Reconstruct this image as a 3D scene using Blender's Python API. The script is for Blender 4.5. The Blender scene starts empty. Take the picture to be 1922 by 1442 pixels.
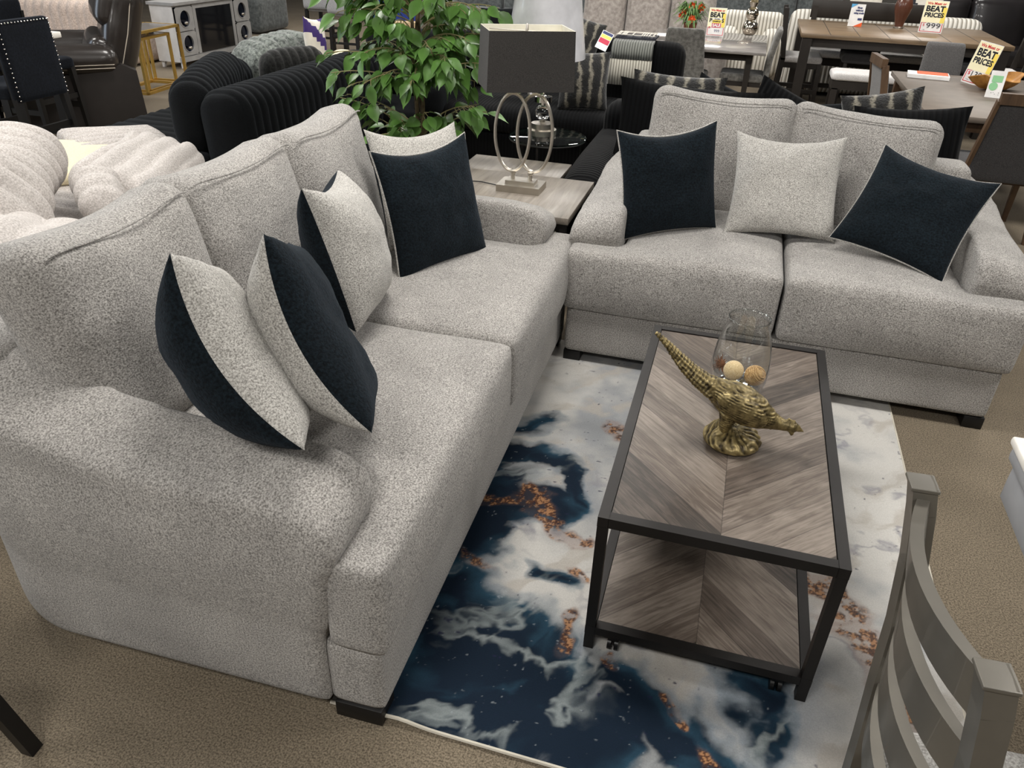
import bpy, bmesh, math, random
import numpy as np
from mathutils import Vector, Matrix, Euler, noise

random.seed(7)
PI = math.pi
C = bpy.context.scene.collection
K = 1.1205

# ------------------------------------------------------------------ materials
def new_mat(name):
    m = bpy.data.materials.new(name); m.use_nodes = True
    nt = m.node_tree
    return m, nt, nt.nodes['Principled BSDF']

def lin(c):
    return tuple(((x/12.92) if x <= .04045 else ((x+.055)/1.055)**2.4) for x in c)

def rgb(r, g, b):
    return lin((r/255, g/255, b/255)) + (1,)

def plain(name, col, rough=.5, metal=0, spec=.5, coat=0, sheen=0, trans=0, ior=1.45, emit=None, var=.06, vscale=9):
    m, nt, b = new_mat(name)
    b.inputs['Roughness'].default_value = rough
    b.inputs['Metallic'].default_value = metal
    b.inputs['Specular IOR Level'].default_value = spec
    b.inputs['Coat Weight'].default_value = coat
    b.inputs['Sheen Weight'].default_value = sheen
    b.inputs['Transmission Weight'].default_value = trans
    b.inputs['IOR'].default_value = ior
    if trans > 0:
        b.inputs['Base Color'].default_value = col
        return m
    tc = nt.nodes.new('ShaderNodeTexCoord')
    n = nt.nodes.new('ShaderNodeTexNoise'); n.inputs['Scale'].default_value = vscale; n.inputs['Detail'].default_value = 4
    nt.links.new(tc.outputs['Object'], n.inputs['Vector'])
    r = nt.nodes.new('ShaderNodeValToRGB')
    c0 = tuple(x*(1-var*2) for x in col[:3])+(1,); c1 = tuple(min(1, x*(1+var*2)) for x in col[:3])+(1,)
    r.color_ramp.elements[0].position = .3; r.color_ramp.elements[0].color = c0
    r.color_ramp.elements[1].position = .7; r.color_ramp.elements[1].color = c1
    nt.links.new(n.outputs['Fac'], r.inputs['Fac'])
    nt.links.new(r.outputs['Color'], b.inputs['Base Color'])
    if emit:
        b.inputs['Emission Color'].default_value = emit[0]; b.inputs['Emission Strength'].default_value = emit[1]
    return m

def fabric(name, dark, light, scale=150, bump=.5, rough=.95, sheen=.25, patch=.12, p0=.36, p1=.64, detail=4, dist=.006, patchscale=4, sheen_tint=None, stretch=(1, 1, 1)):
    """speckled pile: fine noise between two yarn colours, a broad brushed-pile variation and a matching bump"""
    m, nt, b = new_mat(name); N = nt.nodes; L = nt.links
    tc = N.new('ShaderNodeTexCoord')
    mp = N.new('ShaderNodeMapping'); mp.inputs['Scale'].default_value = stretch
    L.new(tc.outputs['Object'], mp.inputs['Vector'])
    n = N.new('ShaderNodeTexNoise'); n.inputs['Scale'].default_value = scale; n.inputs['Detail'].default_value = detail; n.inputs['Roughness'].default_value = .62
    L.new(mp.outputs['Vector'], n.inputs['Vector'])
    r = N.new('ShaderNodeValToRGB')
    r.color_ramp.elements[0].position = p0; r.color_ramp.elements[0].color = dark
    r.color_ramp.elements[1].position = p1; r.color_ramp.elements[1].color = light
    L.new(n.outputs['Fac'], r.inputs['Fac'])
    n2 = N.new('ShaderNodeTexNoise'); n2.inputs['Scale'].default_value = patchscale; n2.inputs['Detail'].default_value = 5; n2.inputs['Roughness'].default_value = .7
    L.new(tc.outputs['Object'], n2.inputs['Vector'])
    mr = N.new('ShaderNodeMapRange'); mr.inputs['From Min'].default_value = .3; mr.inputs['From Max'].default_value = .7
    mr.inputs['To Min'].default_value = 1-patch; mr.inputs['To Max'].default_value = 1+patch
    L.new(n2.outputs['Fac'], mr.inputs['Value'])
    mx = N.new('ShaderNodeVectorMath'); mx.operation = 'SCALE'
    L.new(r.outputs['Color'], mx.inputs[0]); L.new(mr.outputs['Result'], mx.inputs['Scale'])
    L.new(mx.outputs['Vector'], b.inputs['Base Color'])
    b.inputs['Roughness'].default_value = rough; b.inputs['Specular IOR Level'].default_value = .15
    b.inputs['Sheen Weight'].default_value = sheen; b.inputs['Sheen Roughness'].default_value = .5
    if sheen_tint: b.inputs['Sheen Tint'].default_value = sheen_tint
    bp = N.new('ShaderNodeBump'); bp.inputs['Strength'].default_value = bump; bp.inputs['Distance'].default_value = dist
    L.new(n.outputs['Fac'], bp.inputs['Height']); L.new(bp.outputs['Normal'], b.inputs['Normal'])
    return m

def corduroy(name, dark, light, period=.035, axis='X', bump=.8, sheen=.3):
    m, nt, b = new_mat(name); N = nt.nodes; L = nt.links
    tc = N.new('ShaderNodeTexCoord')
    w = N.new('ShaderNodeTexWave'); w.wave_type = 'BANDS'; w.bands_direction = axis; w.inputs['Scale'].default_value = .314/period
    w.inputs['Distortion'].default_value = .6; w.inputs['Detail'].default_value = 1
    L.new(tc.outputs['Object'], w.inputs['Vector'])
    r = N.new('ShaderNodeValToRGB')
    r.color_ramp.elements[0].position = .0; r.color_ramp.elements[0].color = dark
    r.color_ramp.elements[1].position = .5; r.color_ramp.elements[1].color = light
    L.new(w.outputs['Fac'], r.inputs['Fac']); L.new(r.outputs['Color'], b.inputs['Base Color'])
    bp = N.new('ShaderNodeBump'); bp.inputs['Strength'].default_value = bump; bp.inputs['Distance'].default_value = .012
    L.new(w.outputs['Fac'], bp.inputs['Height']); L.new(bp.outputs['Normal'], b.inputs['Normal'])
    b.inputs['Roughness'].default_value = .9; b.inputs['Sheen Weight'].default_value = sheen; b.inputs['Specular IOR Level'].default_value = .15
    return m

def wood(name, dark, light, axis=(1, 12, 12), scale=3, rough=.45, coat=.0):
    m, nt, b = new_mat(name); N = nt.nodes; L = nt.links
    tc = N.new('ShaderNodeTexCoord'); mp = N.new('ShaderNodeMapping'); mp.inputs['Scale'].default_value = axis
    L.new(tc.outputs['Object'], mp.inputs['Vector'])
    n = N.new('ShaderNodeTexNoise'); n.inputs['Scale'].default_value = scale; n.inputs['Detail'].default_value = 8; n.inputs['Roughness'].default_value = .65; n.inputs['Distortion'].default_value = .6
    L.new(mp.outputs['Vector'], n.inputs['Vector'])
    r = N.new('ShaderNodeValToRGB')
    r.color_ramp.elements[0].position = .3; r.color_ramp.elements[0].color = dark
    r.color_ramp.elements[1].position = .7; r.color_ramp.elements[1].color = light
    L.new(n.outputs['Fac'], r.inputs['Fac']); L.new(r.outputs['Color'], b.inputs['Base Color'])
    b.inputs['Roughness'].default_value = rough; b.inputs['Coat Weight'].default_value = coat
    return m

def chevron(name, flip):
    """laminate planks at 45 degrees meeting on the centre line (local x = 0)"""
    m, nt, b = new_mat(name); N = nt.nodes; L = nt.links
    def math_(op, a, b_=None, v=None):
        n = N.new('ShaderNodeMath'); n.operation = op
        L.new(a, n.inputs[0])
        if b_ is not None: L.new(b_, n.inputs[1])
        elif v is not None: n.inputs[1].default_value = v
        return n.outputs[0]
    tc = N.new('ShaderNodeTexCoord'); sp = N.new('ShaderNodeSeparateXYZ'); L.new(tc.outputs['Object'], sp.inputs[0])
    ax = math_('ABSOLUTE', sp.outputs['X']); sg = math_('SIGN', sp.outputs['X'])
    s = -1 if flip else 1
    axs = math_('MULTIPLY', ax, v=s)
    # planks run from the edge towards the centre line, coming nearer
    acr = math_('MULTIPLY', math_('SUBTRACT', sp.outputs['Y'], axs), v=.7071)
    alo = math_('MULTIPLY', math_('ADD', sp.outputs['Y'], axs), v=.7071)
    q = math_('DIVIDE', acr, v=.098); fl = math_('FLOOR', q); fr = math_('FRACT', q)
    seed = math_('ADD', math_('MULTIPLY', fl, v=1.37), math_('MULTIPLY', sg, v=11.3))
    wn = N.new('ShaderNodeTexWhiteNoise'); wn.noise_dimensions = '1D'; L.new(seed, wn.inputs['W'])
    cb = N.new('ShaderNodeCombineXYZ')
    L.new(math_('MULTIPLY', alo, v=2.6), cb.inputs[0]); L.new(math_('MULTIPLY', acr, v=34), cb.inputs[1]); L.new(math_('MULTIPLY', wn.outputs['Value'], v=40), cb.inputs[2])
    n = N.new('ShaderNodeTexNoise'); n.inputs['Scale'].default_value = 2.2; n.inputs['Detail'].default_value = 9; n.inputs['Roughness'].default_value = .62; n.inputs['Distortion'].default_value = 1.4
    L.new(cb.outputs[0], n.inputs['Vector'])
    n3 = N.new('ShaderNodeTexNoise'); n3.inputs['Scale'].default_value = 14; n3.inputs['Detail'].default_value = 3; L.new(tc.outputs['Object'], n3.inputs['Vector'])
    mixv = math_('ADD', math_('MULTIPLY', n.outputs['Fac'], v=.78), math_('MULTIPLY', n3.outputs['Fac'], v=.2))
    sh = math_('ADD', mixv, math_('MULTIPLY', math_('SUBTRACT', wn.outputs['Value'], v=.5), v=.38))
    r = N.new('ShaderNodeValToRGB'); e = r.color_ramp.elements
    e[0].position = .26; e[0].color = rgb(52, 46, 41); e[1].position = .80; e[1].color = rgb(134, 124, 114)
    k = r.color_ramp.elements.new(.5); k.color = rgb(90, 80, 72)
    L.new(sh, r.inputs['Fac'])
    edge = math_('MINIMUM', fr, math_('SUBTRACT', fr, v=0))
    near = math_('MINIMUM', math_('MULTIPLY', fr, v=28), math_('MULTIPLY', ax, v=500))
    nc = N.new('ShaderNodeClamp'); L.new(near, nc.inputs[0])
    dk = math_('ADD', math_('MULTIPLY', nc.outputs[0], v=.55), v=.45)
    vm = N.new('ShaderNodeVectorMath'); vm.operation = 'SCALE'; L.new(r.outputs['Color'], vm.inputs[0]); L.new(dk, vm.inputs['Scale'])
    L.new(vm.outputs['Vector'], b.inputs['Base Color'])
    b.inputs['Roughness'].default_value = .42; b.inputs['Specular IOR Level'].default_value = .4
    return m

def vcol_mat(name, rough=.9, bump=.25, scale=260):
    m, nt, b = new_mat(name); N = nt.nodes; L = nt.links
    a = N.new('ShaderNodeAttribute'); a.attribute_name = 'Col'
    tc = N.new('ShaderNodeTexCoord'); n = N.new('ShaderNodeTexNoise'); n.inputs['Scale'].default_value = scale; n.inputs['Detail'].default_value = 2
    L.new(tc.outputs['Object'], n.inputs['Vector'])
    mr = N.new('ShaderNodeMapRange'); mr.inputs['To Min'].default_value = .8; mr.inputs['To Max'].default_value = 1.2; L.new(n.outputs['Fac'], mr.inputs['Value'])
    vm = N.new('ShaderNodeVectorMath'); vm.operation = 'SCALE'; L.new(a.outputs['Color'], vm.inputs[0]); L.new(mr.outputs['Result'], vm.inputs['Scale'])
    L.new(vm.outputs['Vector'], b.inputs['Base Color'])
    bp = N.new('ShaderNodeBump'); bp.inputs['Strength'].default_value = bump; bp.inputs['Distance'].default_value = .003
    L.new(n.outputs['Fac'], bp.inputs['Height']); L.new(bp.outputs['Normal'], b.inputs['Normal'])
    b.inputs['Roughness'].default_value = rough; b.inputs['Specular IOR Level'].default_value = .2
    return m

def bronze_mat():
    m, nt, b = new_mat('antique_gold'); N = nt.nodes; L = nt.links
    tc = N.new('ShaderNodeTexCoord')
    n = N.new('ShaderNodeTexNoise'); n.inputs['Scale'].default_value = 45; n.inputs['Detail'].default_value = 6
    L.new(tc.outputs['Object'], n.inputs['Vector'])
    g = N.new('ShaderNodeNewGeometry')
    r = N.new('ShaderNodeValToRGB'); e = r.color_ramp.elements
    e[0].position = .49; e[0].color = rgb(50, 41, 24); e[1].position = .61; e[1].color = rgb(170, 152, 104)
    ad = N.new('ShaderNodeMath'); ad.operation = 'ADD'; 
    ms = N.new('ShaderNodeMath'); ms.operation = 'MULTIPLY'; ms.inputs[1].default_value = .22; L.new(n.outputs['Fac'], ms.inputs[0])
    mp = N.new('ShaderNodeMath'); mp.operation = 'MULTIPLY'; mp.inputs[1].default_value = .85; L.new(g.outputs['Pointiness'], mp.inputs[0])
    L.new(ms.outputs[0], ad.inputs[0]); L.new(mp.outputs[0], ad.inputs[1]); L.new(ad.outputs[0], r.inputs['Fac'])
    L.new(r.outputs['Color'], b.inputs['Base Color'])
    b.inputs['Metallic'].default_value = .55; b.inputs['Roughness'].default_value = .4
    bp = N.new('ShaderNodeBump'); bp.inputs['Strength'].default_value = .35; bp.inputs['Distance'].default_value = .003
    L.new(n.outputs['Fac'], bp.inputs['Height']); L.new(bp.outputs['Normal'], b.inputs['Normal'])
    return m

def fur_stripe(name):
    m, nt, b = new_mat(name); N = nt.nodes; L = nt.links
    tc = N.new('ShaderNodeTexCoord')
    w = N.new('ShaderNodeTexWave'); w.bands_direction = 'X'; w.inputs['Scale'].default_value = 3.4; w.inputs['Distortion'].default_value = 4; w.inputs['Detail'].default_value = 5; w.inputs['Detail Scale'].default_value = 3.5; w.inputs['Detail Roughness'].default_value = .75
    L.new(tc.outputs['Object'], w.inputs['Vector'])
    r = N.new('ShaderNodeValToRGB'); e = r.color_ramp.elements
    e[0].position = .30; e[0].color = rgb(9, 9, 9); e[1].position = 1; e[1].color = rgb(128, 123, 110)
    k = e.new(.66); k.color = rgb(38, 36, 32)
    L.new(w.outputs['Fac'], r.inputs['Fac']); L.new(r.outputs['Color'], b.inputs['Base Color'])
    n = N.new('ShaderNodeTexNoise'); n.inputs['Scale'].default_value = 90; L.new(tc.outputs['Object'], n.inputs['Vector'])
    bp = N.new('ShaderNodeBump'); bp.inputs['Strength'].default_value = .6; bp.inputs['Distance'].default_value = .01
    L.new(n.outputs['Fac'], bp.inputs['Height']); L.new(bp.outputs['Normal'], b.inputs['Normal'])
    b.inputs['Roughness'].default_value = .85; b.inputs['Sheen Weight'].default_value = .3
    return m

# ------------------------------------------------------------------ object bookkeeping
def tag(o, label=None, cat=None, group=None, kind=None):
    if label: o['label'] = label
    if cat: o['category'] = cat
    if group: o['group'] = group
    if kind: o['kind'] = kind
    return o

def thing(name, label, cat, loc=(0, 0, 0), rotz=0, group=None, rot=None):
    o = bpy.data.objects.new(name, None); C.objects.link(o)
    o.location = loc; o.rotation_euler = rot if rot else (0, 0, rotz); o.empty_display_size = .05
    return tag(o, label, cat, group)

def copy_tree(o, parent=None):
    c = o.copy(); C.objects.link(c)
    if parent is not None: c.parent = parent
    for ch in list(o.children):
        copy_tree(ch, c)
    return c

# ------------------------------------------------------------------ mesh builder
class MB:
    def __init__(s): s.v = []; s.f = []; s.m = []
    def raw(s, verts, faces, mat=0, M=None):
        o = len(s.v)
        for p in verts:
            p = Vector(p); s.v.append(M @ p if M is not None else p)
        for f in faces: s.f.append([i+o for i in f]); s.m.append(mat)
        return s
    def box(s, c, d, mat=0, rz=0, M=None, bev=0):
        hx, hy, hz = d[0]/2, d[1]/2, d[2]/2
        T = Matrix.Translation(c) @ Matrix.Rotation(rz, 4, 'Z')
        if M is not None: T = M @ T
        if bev > 0:
            bev = min(bev, hx*.99, hy*.99, hz*.99)
            v, f, n = rbox(d[0], d[1], d[2], bev, (4, 4, 4), snap=True)
            return s.raw(v, f, mat, T)
        v = [(-hx, -hy, -hz), (hx, -hy, -hz), (hx, hy, -hz), (-hx, hy, -hz), (-hx, -hy, hz), (hx, -hy, hz), (hx, hy, hz), (-hx, hy, hz)]
        f = [(3, 2, 1, 0), (4, 5, 6, 7), (0, 1, 5, 4), (1, 2, 6, 5), (2, 3, 7, 6), (3, 0, 4, 7)]
        return s.raw(v, f, mat, T)
    def span(s, a, b, mat=0, M=None, bev=0):
        return s.box([(a[i]+b[i])/2 for i in range(3)], [abs(b[i]-a[i]) for i in range(3)], mat, M=M, bev=bev)
    def beam(s, p, q, w, h, mat=0, w2=None, h2=None, up=(0, 0, 1)):
        p = Vector(p); q = Vector(q); d = (q-p).normalized(); u = Vector(up)
        if abs(d.dot(u)) > .95: u = Vector((0, 1, 0))
        x = d.cross(u).normalized(); y = x.cross(d).normalized()
        w2 = w if w2 is None else w2; h2 = h if h2 is None else h2
        v = [p+x*a*w/2+y*b*h/2 for a, b in ((-1, -1), (1, -1), (1, 1), (-1, 1))]+[q+x*a*w2/2+y*b*h2/2 for a, b in ((-1, -1), (1, -1), (1, 1), (-1, 1))]
        f = [(0, 1, 2, 3), (7, 6, 5, 4), (4, 5, 1, 0), (5, 6, 2, 1), (6, 7, 3, 2), (7, 4, 0, 3)]
        return s.raw(v, f, mat)
    def tube(s, pts, r, n=8, mat=0, closed=False, sq=False):
        pts = [Vector(p) for p in pts]; m = len(pts); R = r if isinstance(r, (list, tuple)) else [r]*m
        if sq: n = 4
        vs = []; prev = None
        for i, p in enumerate(pts):
            if closed: d = (pts[(i+1) % m]-pts[i-1]).normalized()
            else: d = (pts[min(i+1, m-1)]-pts[max(i-1, 0)]).normalized()
            if prev is None:
                u = Vector((0, 0, 1)) if abs(d.z) < .9 else Vector((1, 0, 0))
                x = d.cross(u).normalized()
            else:
                x = (prev-d*prev.dot(d)).normalized()
            y = d.cross(x); prev = x
            for k in range(n):
                a = 2*PI*k/n+(PI/4 if sq else 0); vs.append(p+(x*math.cos(a)+y*math.sin(a))*R[i])
        fs = []
        for i in range(m if closed else m-1):
            j = (i+1) % m
            for k in range(n): fs.append((i*n+k, i*n+(k+1) % n, j*n+(k+1) % n, j*n+k))
        if not closed: fs.append(tuple(range(n-1, -1, -1))); fs.append(tuple((m-1)*n+k for k in range(n)))
        return s.raw(vs, fs, mat)
    def lathe(s, prof, n=24, mat=0, c=(0, 0, 0), cap=True, M=None):
        vs = []; fs = []; m = len(prof)
        for r, z in prof:
            for k in range(n): vs.append((c[0]+r*math.cos(2*PI*k/n), c[1]+r*math.sin(2*PI*k/n), c[2]+z))
        for i in range(m-1):
            for k in range(n): fs.append((i*n+k, i*n+(k+1) % n, (i+1)*n+(k+1) % n, (i+1)*n+k))
        if cap:
            fs.append(tuple(range(n-1, -1, -1))); fs.append(tuple((m-1)*n+k for k in range(n)))
        return s.raw(vs, fs, mat, M)
    def prism(s, poly, lo, hi, axis='x', mat=0):
        """extrude a 2-D polygon along an axis; axis x: poly=(y,z); y: (x,z); z: (x,y)"""
        def P(a, b, t): return {'x': (t, a, b), 'y': (a, t, b), 'z': (a, b, t)}[axis]
        n = len(poly); v = [P(a, b, lo) for a, b in poly]+[P(a, b, hi) for a, b in poly]
        f = [tuple(range(n-1, -1, -1)), tuple(range(n, 2*n))]+[(i, (i+1) % n, n+(i+1) % n, n+i) for i in range(n)]
        return s.raw(v, f, mat)
    def ball(s, c, r, n=12, mat=0, sc=(1, 1, 1), M=None):
        pr = [(max(r*math.sin(PI*i/n), 1e-5), -r*math.cos(PI*i/n)) for i in range(n+1)]
        T = Matrix.Translation(c) @ Matrix.Diagonal((*sc, 1))
        if M is not None: T = M @ T
        return s.lathe(pr, n*2, mat, cap=False, M=T)
    def mesh(s, name='m'):
        me = bpy.data.meshes.new(name); me.from_pydata([tuple(p) for p in s.v], [], s.f); me.update()
        return me
    def obj(s, name, mats, parent=None, smooth=True, fix=True, loc=None, ang=None):
        me = s.mesh(name)
        if not isinstance(mats, (list, tuple)): mats = [mats]
        for m in mats: me.materials.append(m)
        if len(mats) > 1: me.polygons.foreach_set('material_index', s.m)
        return finish(name, me, parent, smooth, fix, loc, ang)

def finish(name, me, parent=None, smooth=True, fix=True, loc=None, ang=None):
    if fix:
        bm = bmesh.new(); bm.from_mesh(me); bmesh.ops.remove_doubles(bm, verts=bm.verts, dist=1e-6)
        bmesh.ops.recalc_face_normals(bm, faces=bm.faces)
        if smooth:
            lim = math.radians(ang if ang else 40)
            for f in bm.faces: f.smooth = True
            for e in bm.edges:
                if len(e.link_faces) == 2: e.smooth = e.calc_face_angle(0) < lim
        bm.to_mesh(me); bm.free()
    o = bpy.data.objects.new(name, me); C.objects.link(o)
    if parent is not None: o.parent = parent
    if loc is not None: o.location = loc
    return o

def rbox(sx, sy, sz, r, n=(12, 12, 12), snap=False):
    """rounded box as one closed grid: vertices, faces, outward normals"""
    h = (sx/2, sy/2, sz/2); idx = {}; vs = []; ns = []; fs = []
    def coord(i, k):
        if snap:   # few segments, all of them spent on the rounded edge
            return (-h[k], -h[k]+r*.35, 0, h[k]-r*.35, h[k])[i]
        return -h[k]+2*h[k]*i/n[k]
    def vid(i, j, k):
        key = (i, j, k)
        if key not in idx:
            q = Vector((coord(i, 0), coord(j, 1), coord(k, 2)))
            c = Vector([max(-(h[a]-r), min(h[a]-r, q[a])) for a in range(3)])
            d = q-c; L = d.length
            nn = d/L if L > 1e-9 else Vector((0, 0, 1))
            idx[key] = len(vs); vs.append(c+nn*r); ns.append(nn)
        return idx[key]
    a, b, c = n
    for i in range(a):
        for j in range(b):
            fs.append((vid(i, j, 0), vid(i, j+1, 0), vid(i+1, j+1, 0), vid(i+1, j, 0)))
            fs.append((vid(i, j, c), vid(i+1, j, c), vid(i+1, j+1, c), vid(i, j+1, c)))
    for i in range(a):
        for k in range(c):
            fs.append((vid(i, 0, k), vid(i+1, 0, k), vid(i+1, 0, k+1), vid(i, 0, k+1)))
            fs.append((vid(i, b, k), vid(i, b, k+1), vid(i+1, b, k+1), vid(i+1, b, k)))
    for j in range(b):
        for k in range(c):
            fs.append((vid(0, j, k), vid(0, j, k+1), vid(0, j+1, k+1), vid(0, j+1, k)))
            fs.append((vid(a, j, k), vid(a, j+1, k), vid(a, j+1, k+1), vid(a, j, k+1)))
    return vs, fs, ns

def soft_box(name, d, r, mat, parent, loc=(0, 0, 0), rot=(0, 0, 0), n=(16, 16, 10), bulge=(0, 0, 0), rib=None, lump=0, seed=0, fn=None):
    """upholstered block: rounded box, crowned faces, optional channel ribs (axis index, pitch, depth)"""
    if rib:
        n = list(n); n[rib[0]] = max(n[rib[0]], int(d[rib[0]]/rib[1]*7))
    v, f, nn = rbox(d[0], d[1], d[2], r, tuple(n))
    h = (d[0]/2, d[1]/2, d[2]/2); out = []
    for p, q in zip(v, nn):
        t = [p[i]/h[i] for i in range(3)]
        o = p.copy()
        for i in range(3):
            j, k = (i+1) % 3, (i+2) % 3
            o[i] += bulge[i]*q[i]*(1-abs(t[j])**2.2)*(1-abs(t[k])**2.2)
        if rib:
            a = rib[0]; ph = (p[a]+h[a])/rib[1]
            w = 1-abs(q[a])**2
            o += q*rib[2]*(abs(math.sin(PI*ph))**.55-1)*w
        if lump:
            o += q*lump*noise.noise(Vector((p.x*4+seed, p.y*4, p.z*4)))
        if fn: o = fn(o, q)
        out.append(o)
    mb = MB().raw(out, f)
    o = mb.obj(name, mat, parent, ang=80)
    o.location = loc; o.rotation_euler = rot
    return o

def melt(mb, voxel=.02, iters=10, factor=.5, scale=1.0):
    """fuse overlapping closed blocks into one soft body: voxel remesh then relax; returns a mesh"""
    me = mb.mesh('tmp'); o = bpy.data.objects.new('tmp', me); C.objects.link(o)
    r = o.modifiers.new('r', 'REMESH'); r.mode = 'VOXEL'; r.voxel_size = voxel
    if iters:
        s = o.modifiers.new('s', 'SMOOTH'); s.factor = factor; s.iterations = iters
    dg = bpy.context.evaluated_depsgraph_get()
    out = bpy.data.meshes.new_from_object(o.evaluated_get(dg))
    bpy.data.objects.remove(o); bpy.data.meshes.remove(me)
    if scale != 1.0: out.transform(Matrix.Scale(scale, 4))
    return out

def deform(me, fn):
    for v in me.vertices: v.co = fn(v.co.copy())
    me.update()

def soft_obj(name, me, mat, parent, smooth=True):
    me.materials.clear(); me.materials.append(mat)
    me.polygons.foreach_set('use_smooth', [True]*len(me.polygons))
    o = bpy.data.objects.new(name, me); C.objects.link(o); o.parent = parent
    return o

def pillow_mb(w, h, t, n=28, pinch=.07, px=2.4, q=.62, gusset=0, wr=.006, seed=0, dip=0):
    """knife-edge or boxed cushion in its own X-Y plane, front +Z = material 0, back = material 1"""
    vs = []; fs = []; ms = []; ids = {}
    def P(i, j, side):
        s, u = -1+2*i/n, -1+2*j/n
        # spend more rows near the edge
        s = math.sin(s*PI/2)*.55+s*.45; u = math.sin(u*PI/2)*.55+u*.45
        x = w/2*s*(1-pinch*(1-u*u)); y = h/2*u*(1-pinch*(1-s*s))
        if dip and u > 0: y -= dip*u*(1-s*s)
        e = max(0, (1-abs(s)**px)*(1-abs(u)**px))
        z = t/2*e**q
        nz = noise.noise(Vector((s*2.1+seed, u*2.1, side*3.3+seed)))*wr*2+noise.noise(Vector((s*6+seed, u*6, side*2.0)))*wr*.7
        z += nz*e**.4
        edge = i in (0, n) or j in (0, n)
        return Vector((x, y, side*(z+gusset/2*(1 if gusset else 0)))), edge
    for side in (1, -1):
        for i in range(n+1):
            for j in range(n+1):
                p, edge = P(i, j, side)
                if edge and not gusset:
                    key = (i, j)
                    if key in ids: ids[(i, j, side)] = ids[key]; continue
                    ids[key] = len(vs)
                ids[(i, j, side)] = len(vs); vs.append(p)
        for i in range(n):
            for j in range(n):
                a = (ids[(i, j, side)], ids[(i+1, j, side)], ids[(i+1, j+1, side)], ids[(i, j+1, side)])
                fs.append(a if side > 0 else a[::-1]); ms.append(0 if side > 0 else 1)
    if gusset:
        ring = [(i, 0) for i in range(n)]+[(n, j) for j in range(n)]+[(i, n) for i in range(n, 0, -1)]+[(0, j) for j in range(n, 0, -1)]
        for k in range(len(ring)):
            a, b = ring[k], ring[(k+1) % len(ring)]
            fs.append((ids[(*a, -1)], ids[(*b, -1)], ids[(*b, 1)], ids[(*a, 1)])); ms.append(0)
    mb = MB(); mb.v = vs; mb.f = fs; mb.m = ms
    return mb

def text_into(mb, body, size, mat, M, width=None, bold=.0):
    cu = bpy.data.curves.new('txt', 'FONT'); cu.body = body; cu.size = size; cu.align_x = 'CENTER'; cu.align_y = 'CENTER'; cu.offset = bold; cu.fill_mode = 'FRONT'; cu.resolution_u = 3
    o = bpy.data.objects.new('txt', cu); C.objects.link(o)
    dg = bpy.context.evaluated_depsgraph_get()
    me = bpy.data.meshes.new_from_object(o.evaluated_get(dg))
    vs = [v.co.copy() for v in me.vertices]; fs = [list(p.vertices) for p in me.polygons]
    if vs:
        if width:
            xs = [v.x for v in vs]; k = width/(max(xs)-min(xs)); cx = (max(xs)+min(xs))/2
            for v in vs: v.x = (v.x-cx)*k
        mb.raw(vs, fs, mat, M)
    bpy.data.objects.remove(o); bpy.data.meshes.remove(me); bpy.data.curves.remove(cu)
# ------------------------------------------------------------------ shared materials
M = {}
M['chenille'] = fabric('grey_chenille', rgb(98, 95, 91), rgb(194, 190, 185), scale=215, bump=.7, patch=.14, p0=.34, p1=.66, dist=.006)
M['chenille_light'] = fabric('pale_grey_chenille', rgb(116, 113, 108), rgb(204, 201, 195), scale=230, bump=.55, patch=.07, p0=.34, p1=.64, dist=.006)
M['navy'] = fabric('navy_chenille', rgb(5, 9, 12), rgb(20, 29, 35), scale=130, bump=.55, patch=.25, sheen=.07, dist=.007, sheen_tint=(.5, .62, .8, 1))
M['carpet'] = fabric('taupe_carpet', rgb(80, 72, 60), rgb(140, 128, 110), scale=190, bump=.5, patch=.12, sheen=.05, dist=.004, patchscale=2.2)
M['black_metal'] = plain('black_metal', rgb(44, 42, 41), .45, .6)
M['black_wood'] = plain('black_wood', rgb(18, 17, 17), .45)
M['black_plastic'] = plain('black_plastic', rgb(16, 16, 17), .35)
M['chev_a'] = chevron('chevron_planks', False)
M['chev_b'] = chevron('chevron_planks_reversed', True)
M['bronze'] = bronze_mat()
def thin_glass(name, tint=(1, 1, 1, 1), rim=.32):
    """clear soda-glass: mirror-like at glancing angles, clear face on, so lamps light what stands behind it"""
    m, nt, b = new_mat(name); N = nt.nodes; L = nt.links
    tr = N.new('ShaderNodeBsdfTransparent'); tr.inputs[0].default_value = tint
    gl = N.new('ShaderNodeBsdfGlossy'); gl.inputs['Roughness'].default_value = .02
    lw = N.new('ShaderNodeLayerWeight'); lw.inputs['Blend'].default_value = .5
    pw = N.new('ShaderNodeMath'); pw.operation = 'POWER'; pw.inputs[1].default_value = 2.6; L.new(lw.outputs['Facing'], pw.inputs[0])
    ma = N.new('ShaderNodeMath'); ma.operation = 'MULTIPLY_ADD'; ma.inputs[1].default_value = rim*2; ma.inputs[2].default_value = .07; L.new(pw.outputs[0], ma.inputs[0])
    mx = N.new('ShaderNodeMixShader'); L.new(ma.outputs[0], mx.inputs[0]); L.new(tr.outputs[0], mx.inputs[1]); L.new(gl.outputs[0], mx.inputs[2])
    L.new(mx.outputs[0], N['Material Output'].inputs['Surface'])
    return m
M['glass'] = thin_glass('clear_glass', (.93, .945, .94, 1), .75)
M['tint_glass'] = thin_glass('dark_table_glass', (.5, .6, .57, 1), .12)
M['crystal'] = plain('crystal', (1, 1, 1, 1), .02, trans=1, ior=1.5)
M['nickel'] = plain('brushed_nickel', rgb(188, 182, 172), .34, 1)
M['chrome'] = plain('chrome', rgb(225, 222, 218), .08, 1)
M['rug'] = vcol_mat('printed_rug')
M['binding'] = plain('rug_binding', rgb(196, 190, 176), .9)
M['grey_paint'] = plain('grey_washed_wood', rgb(104, 100, 92), .38, .3, coat=.25, var=.05)
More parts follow.
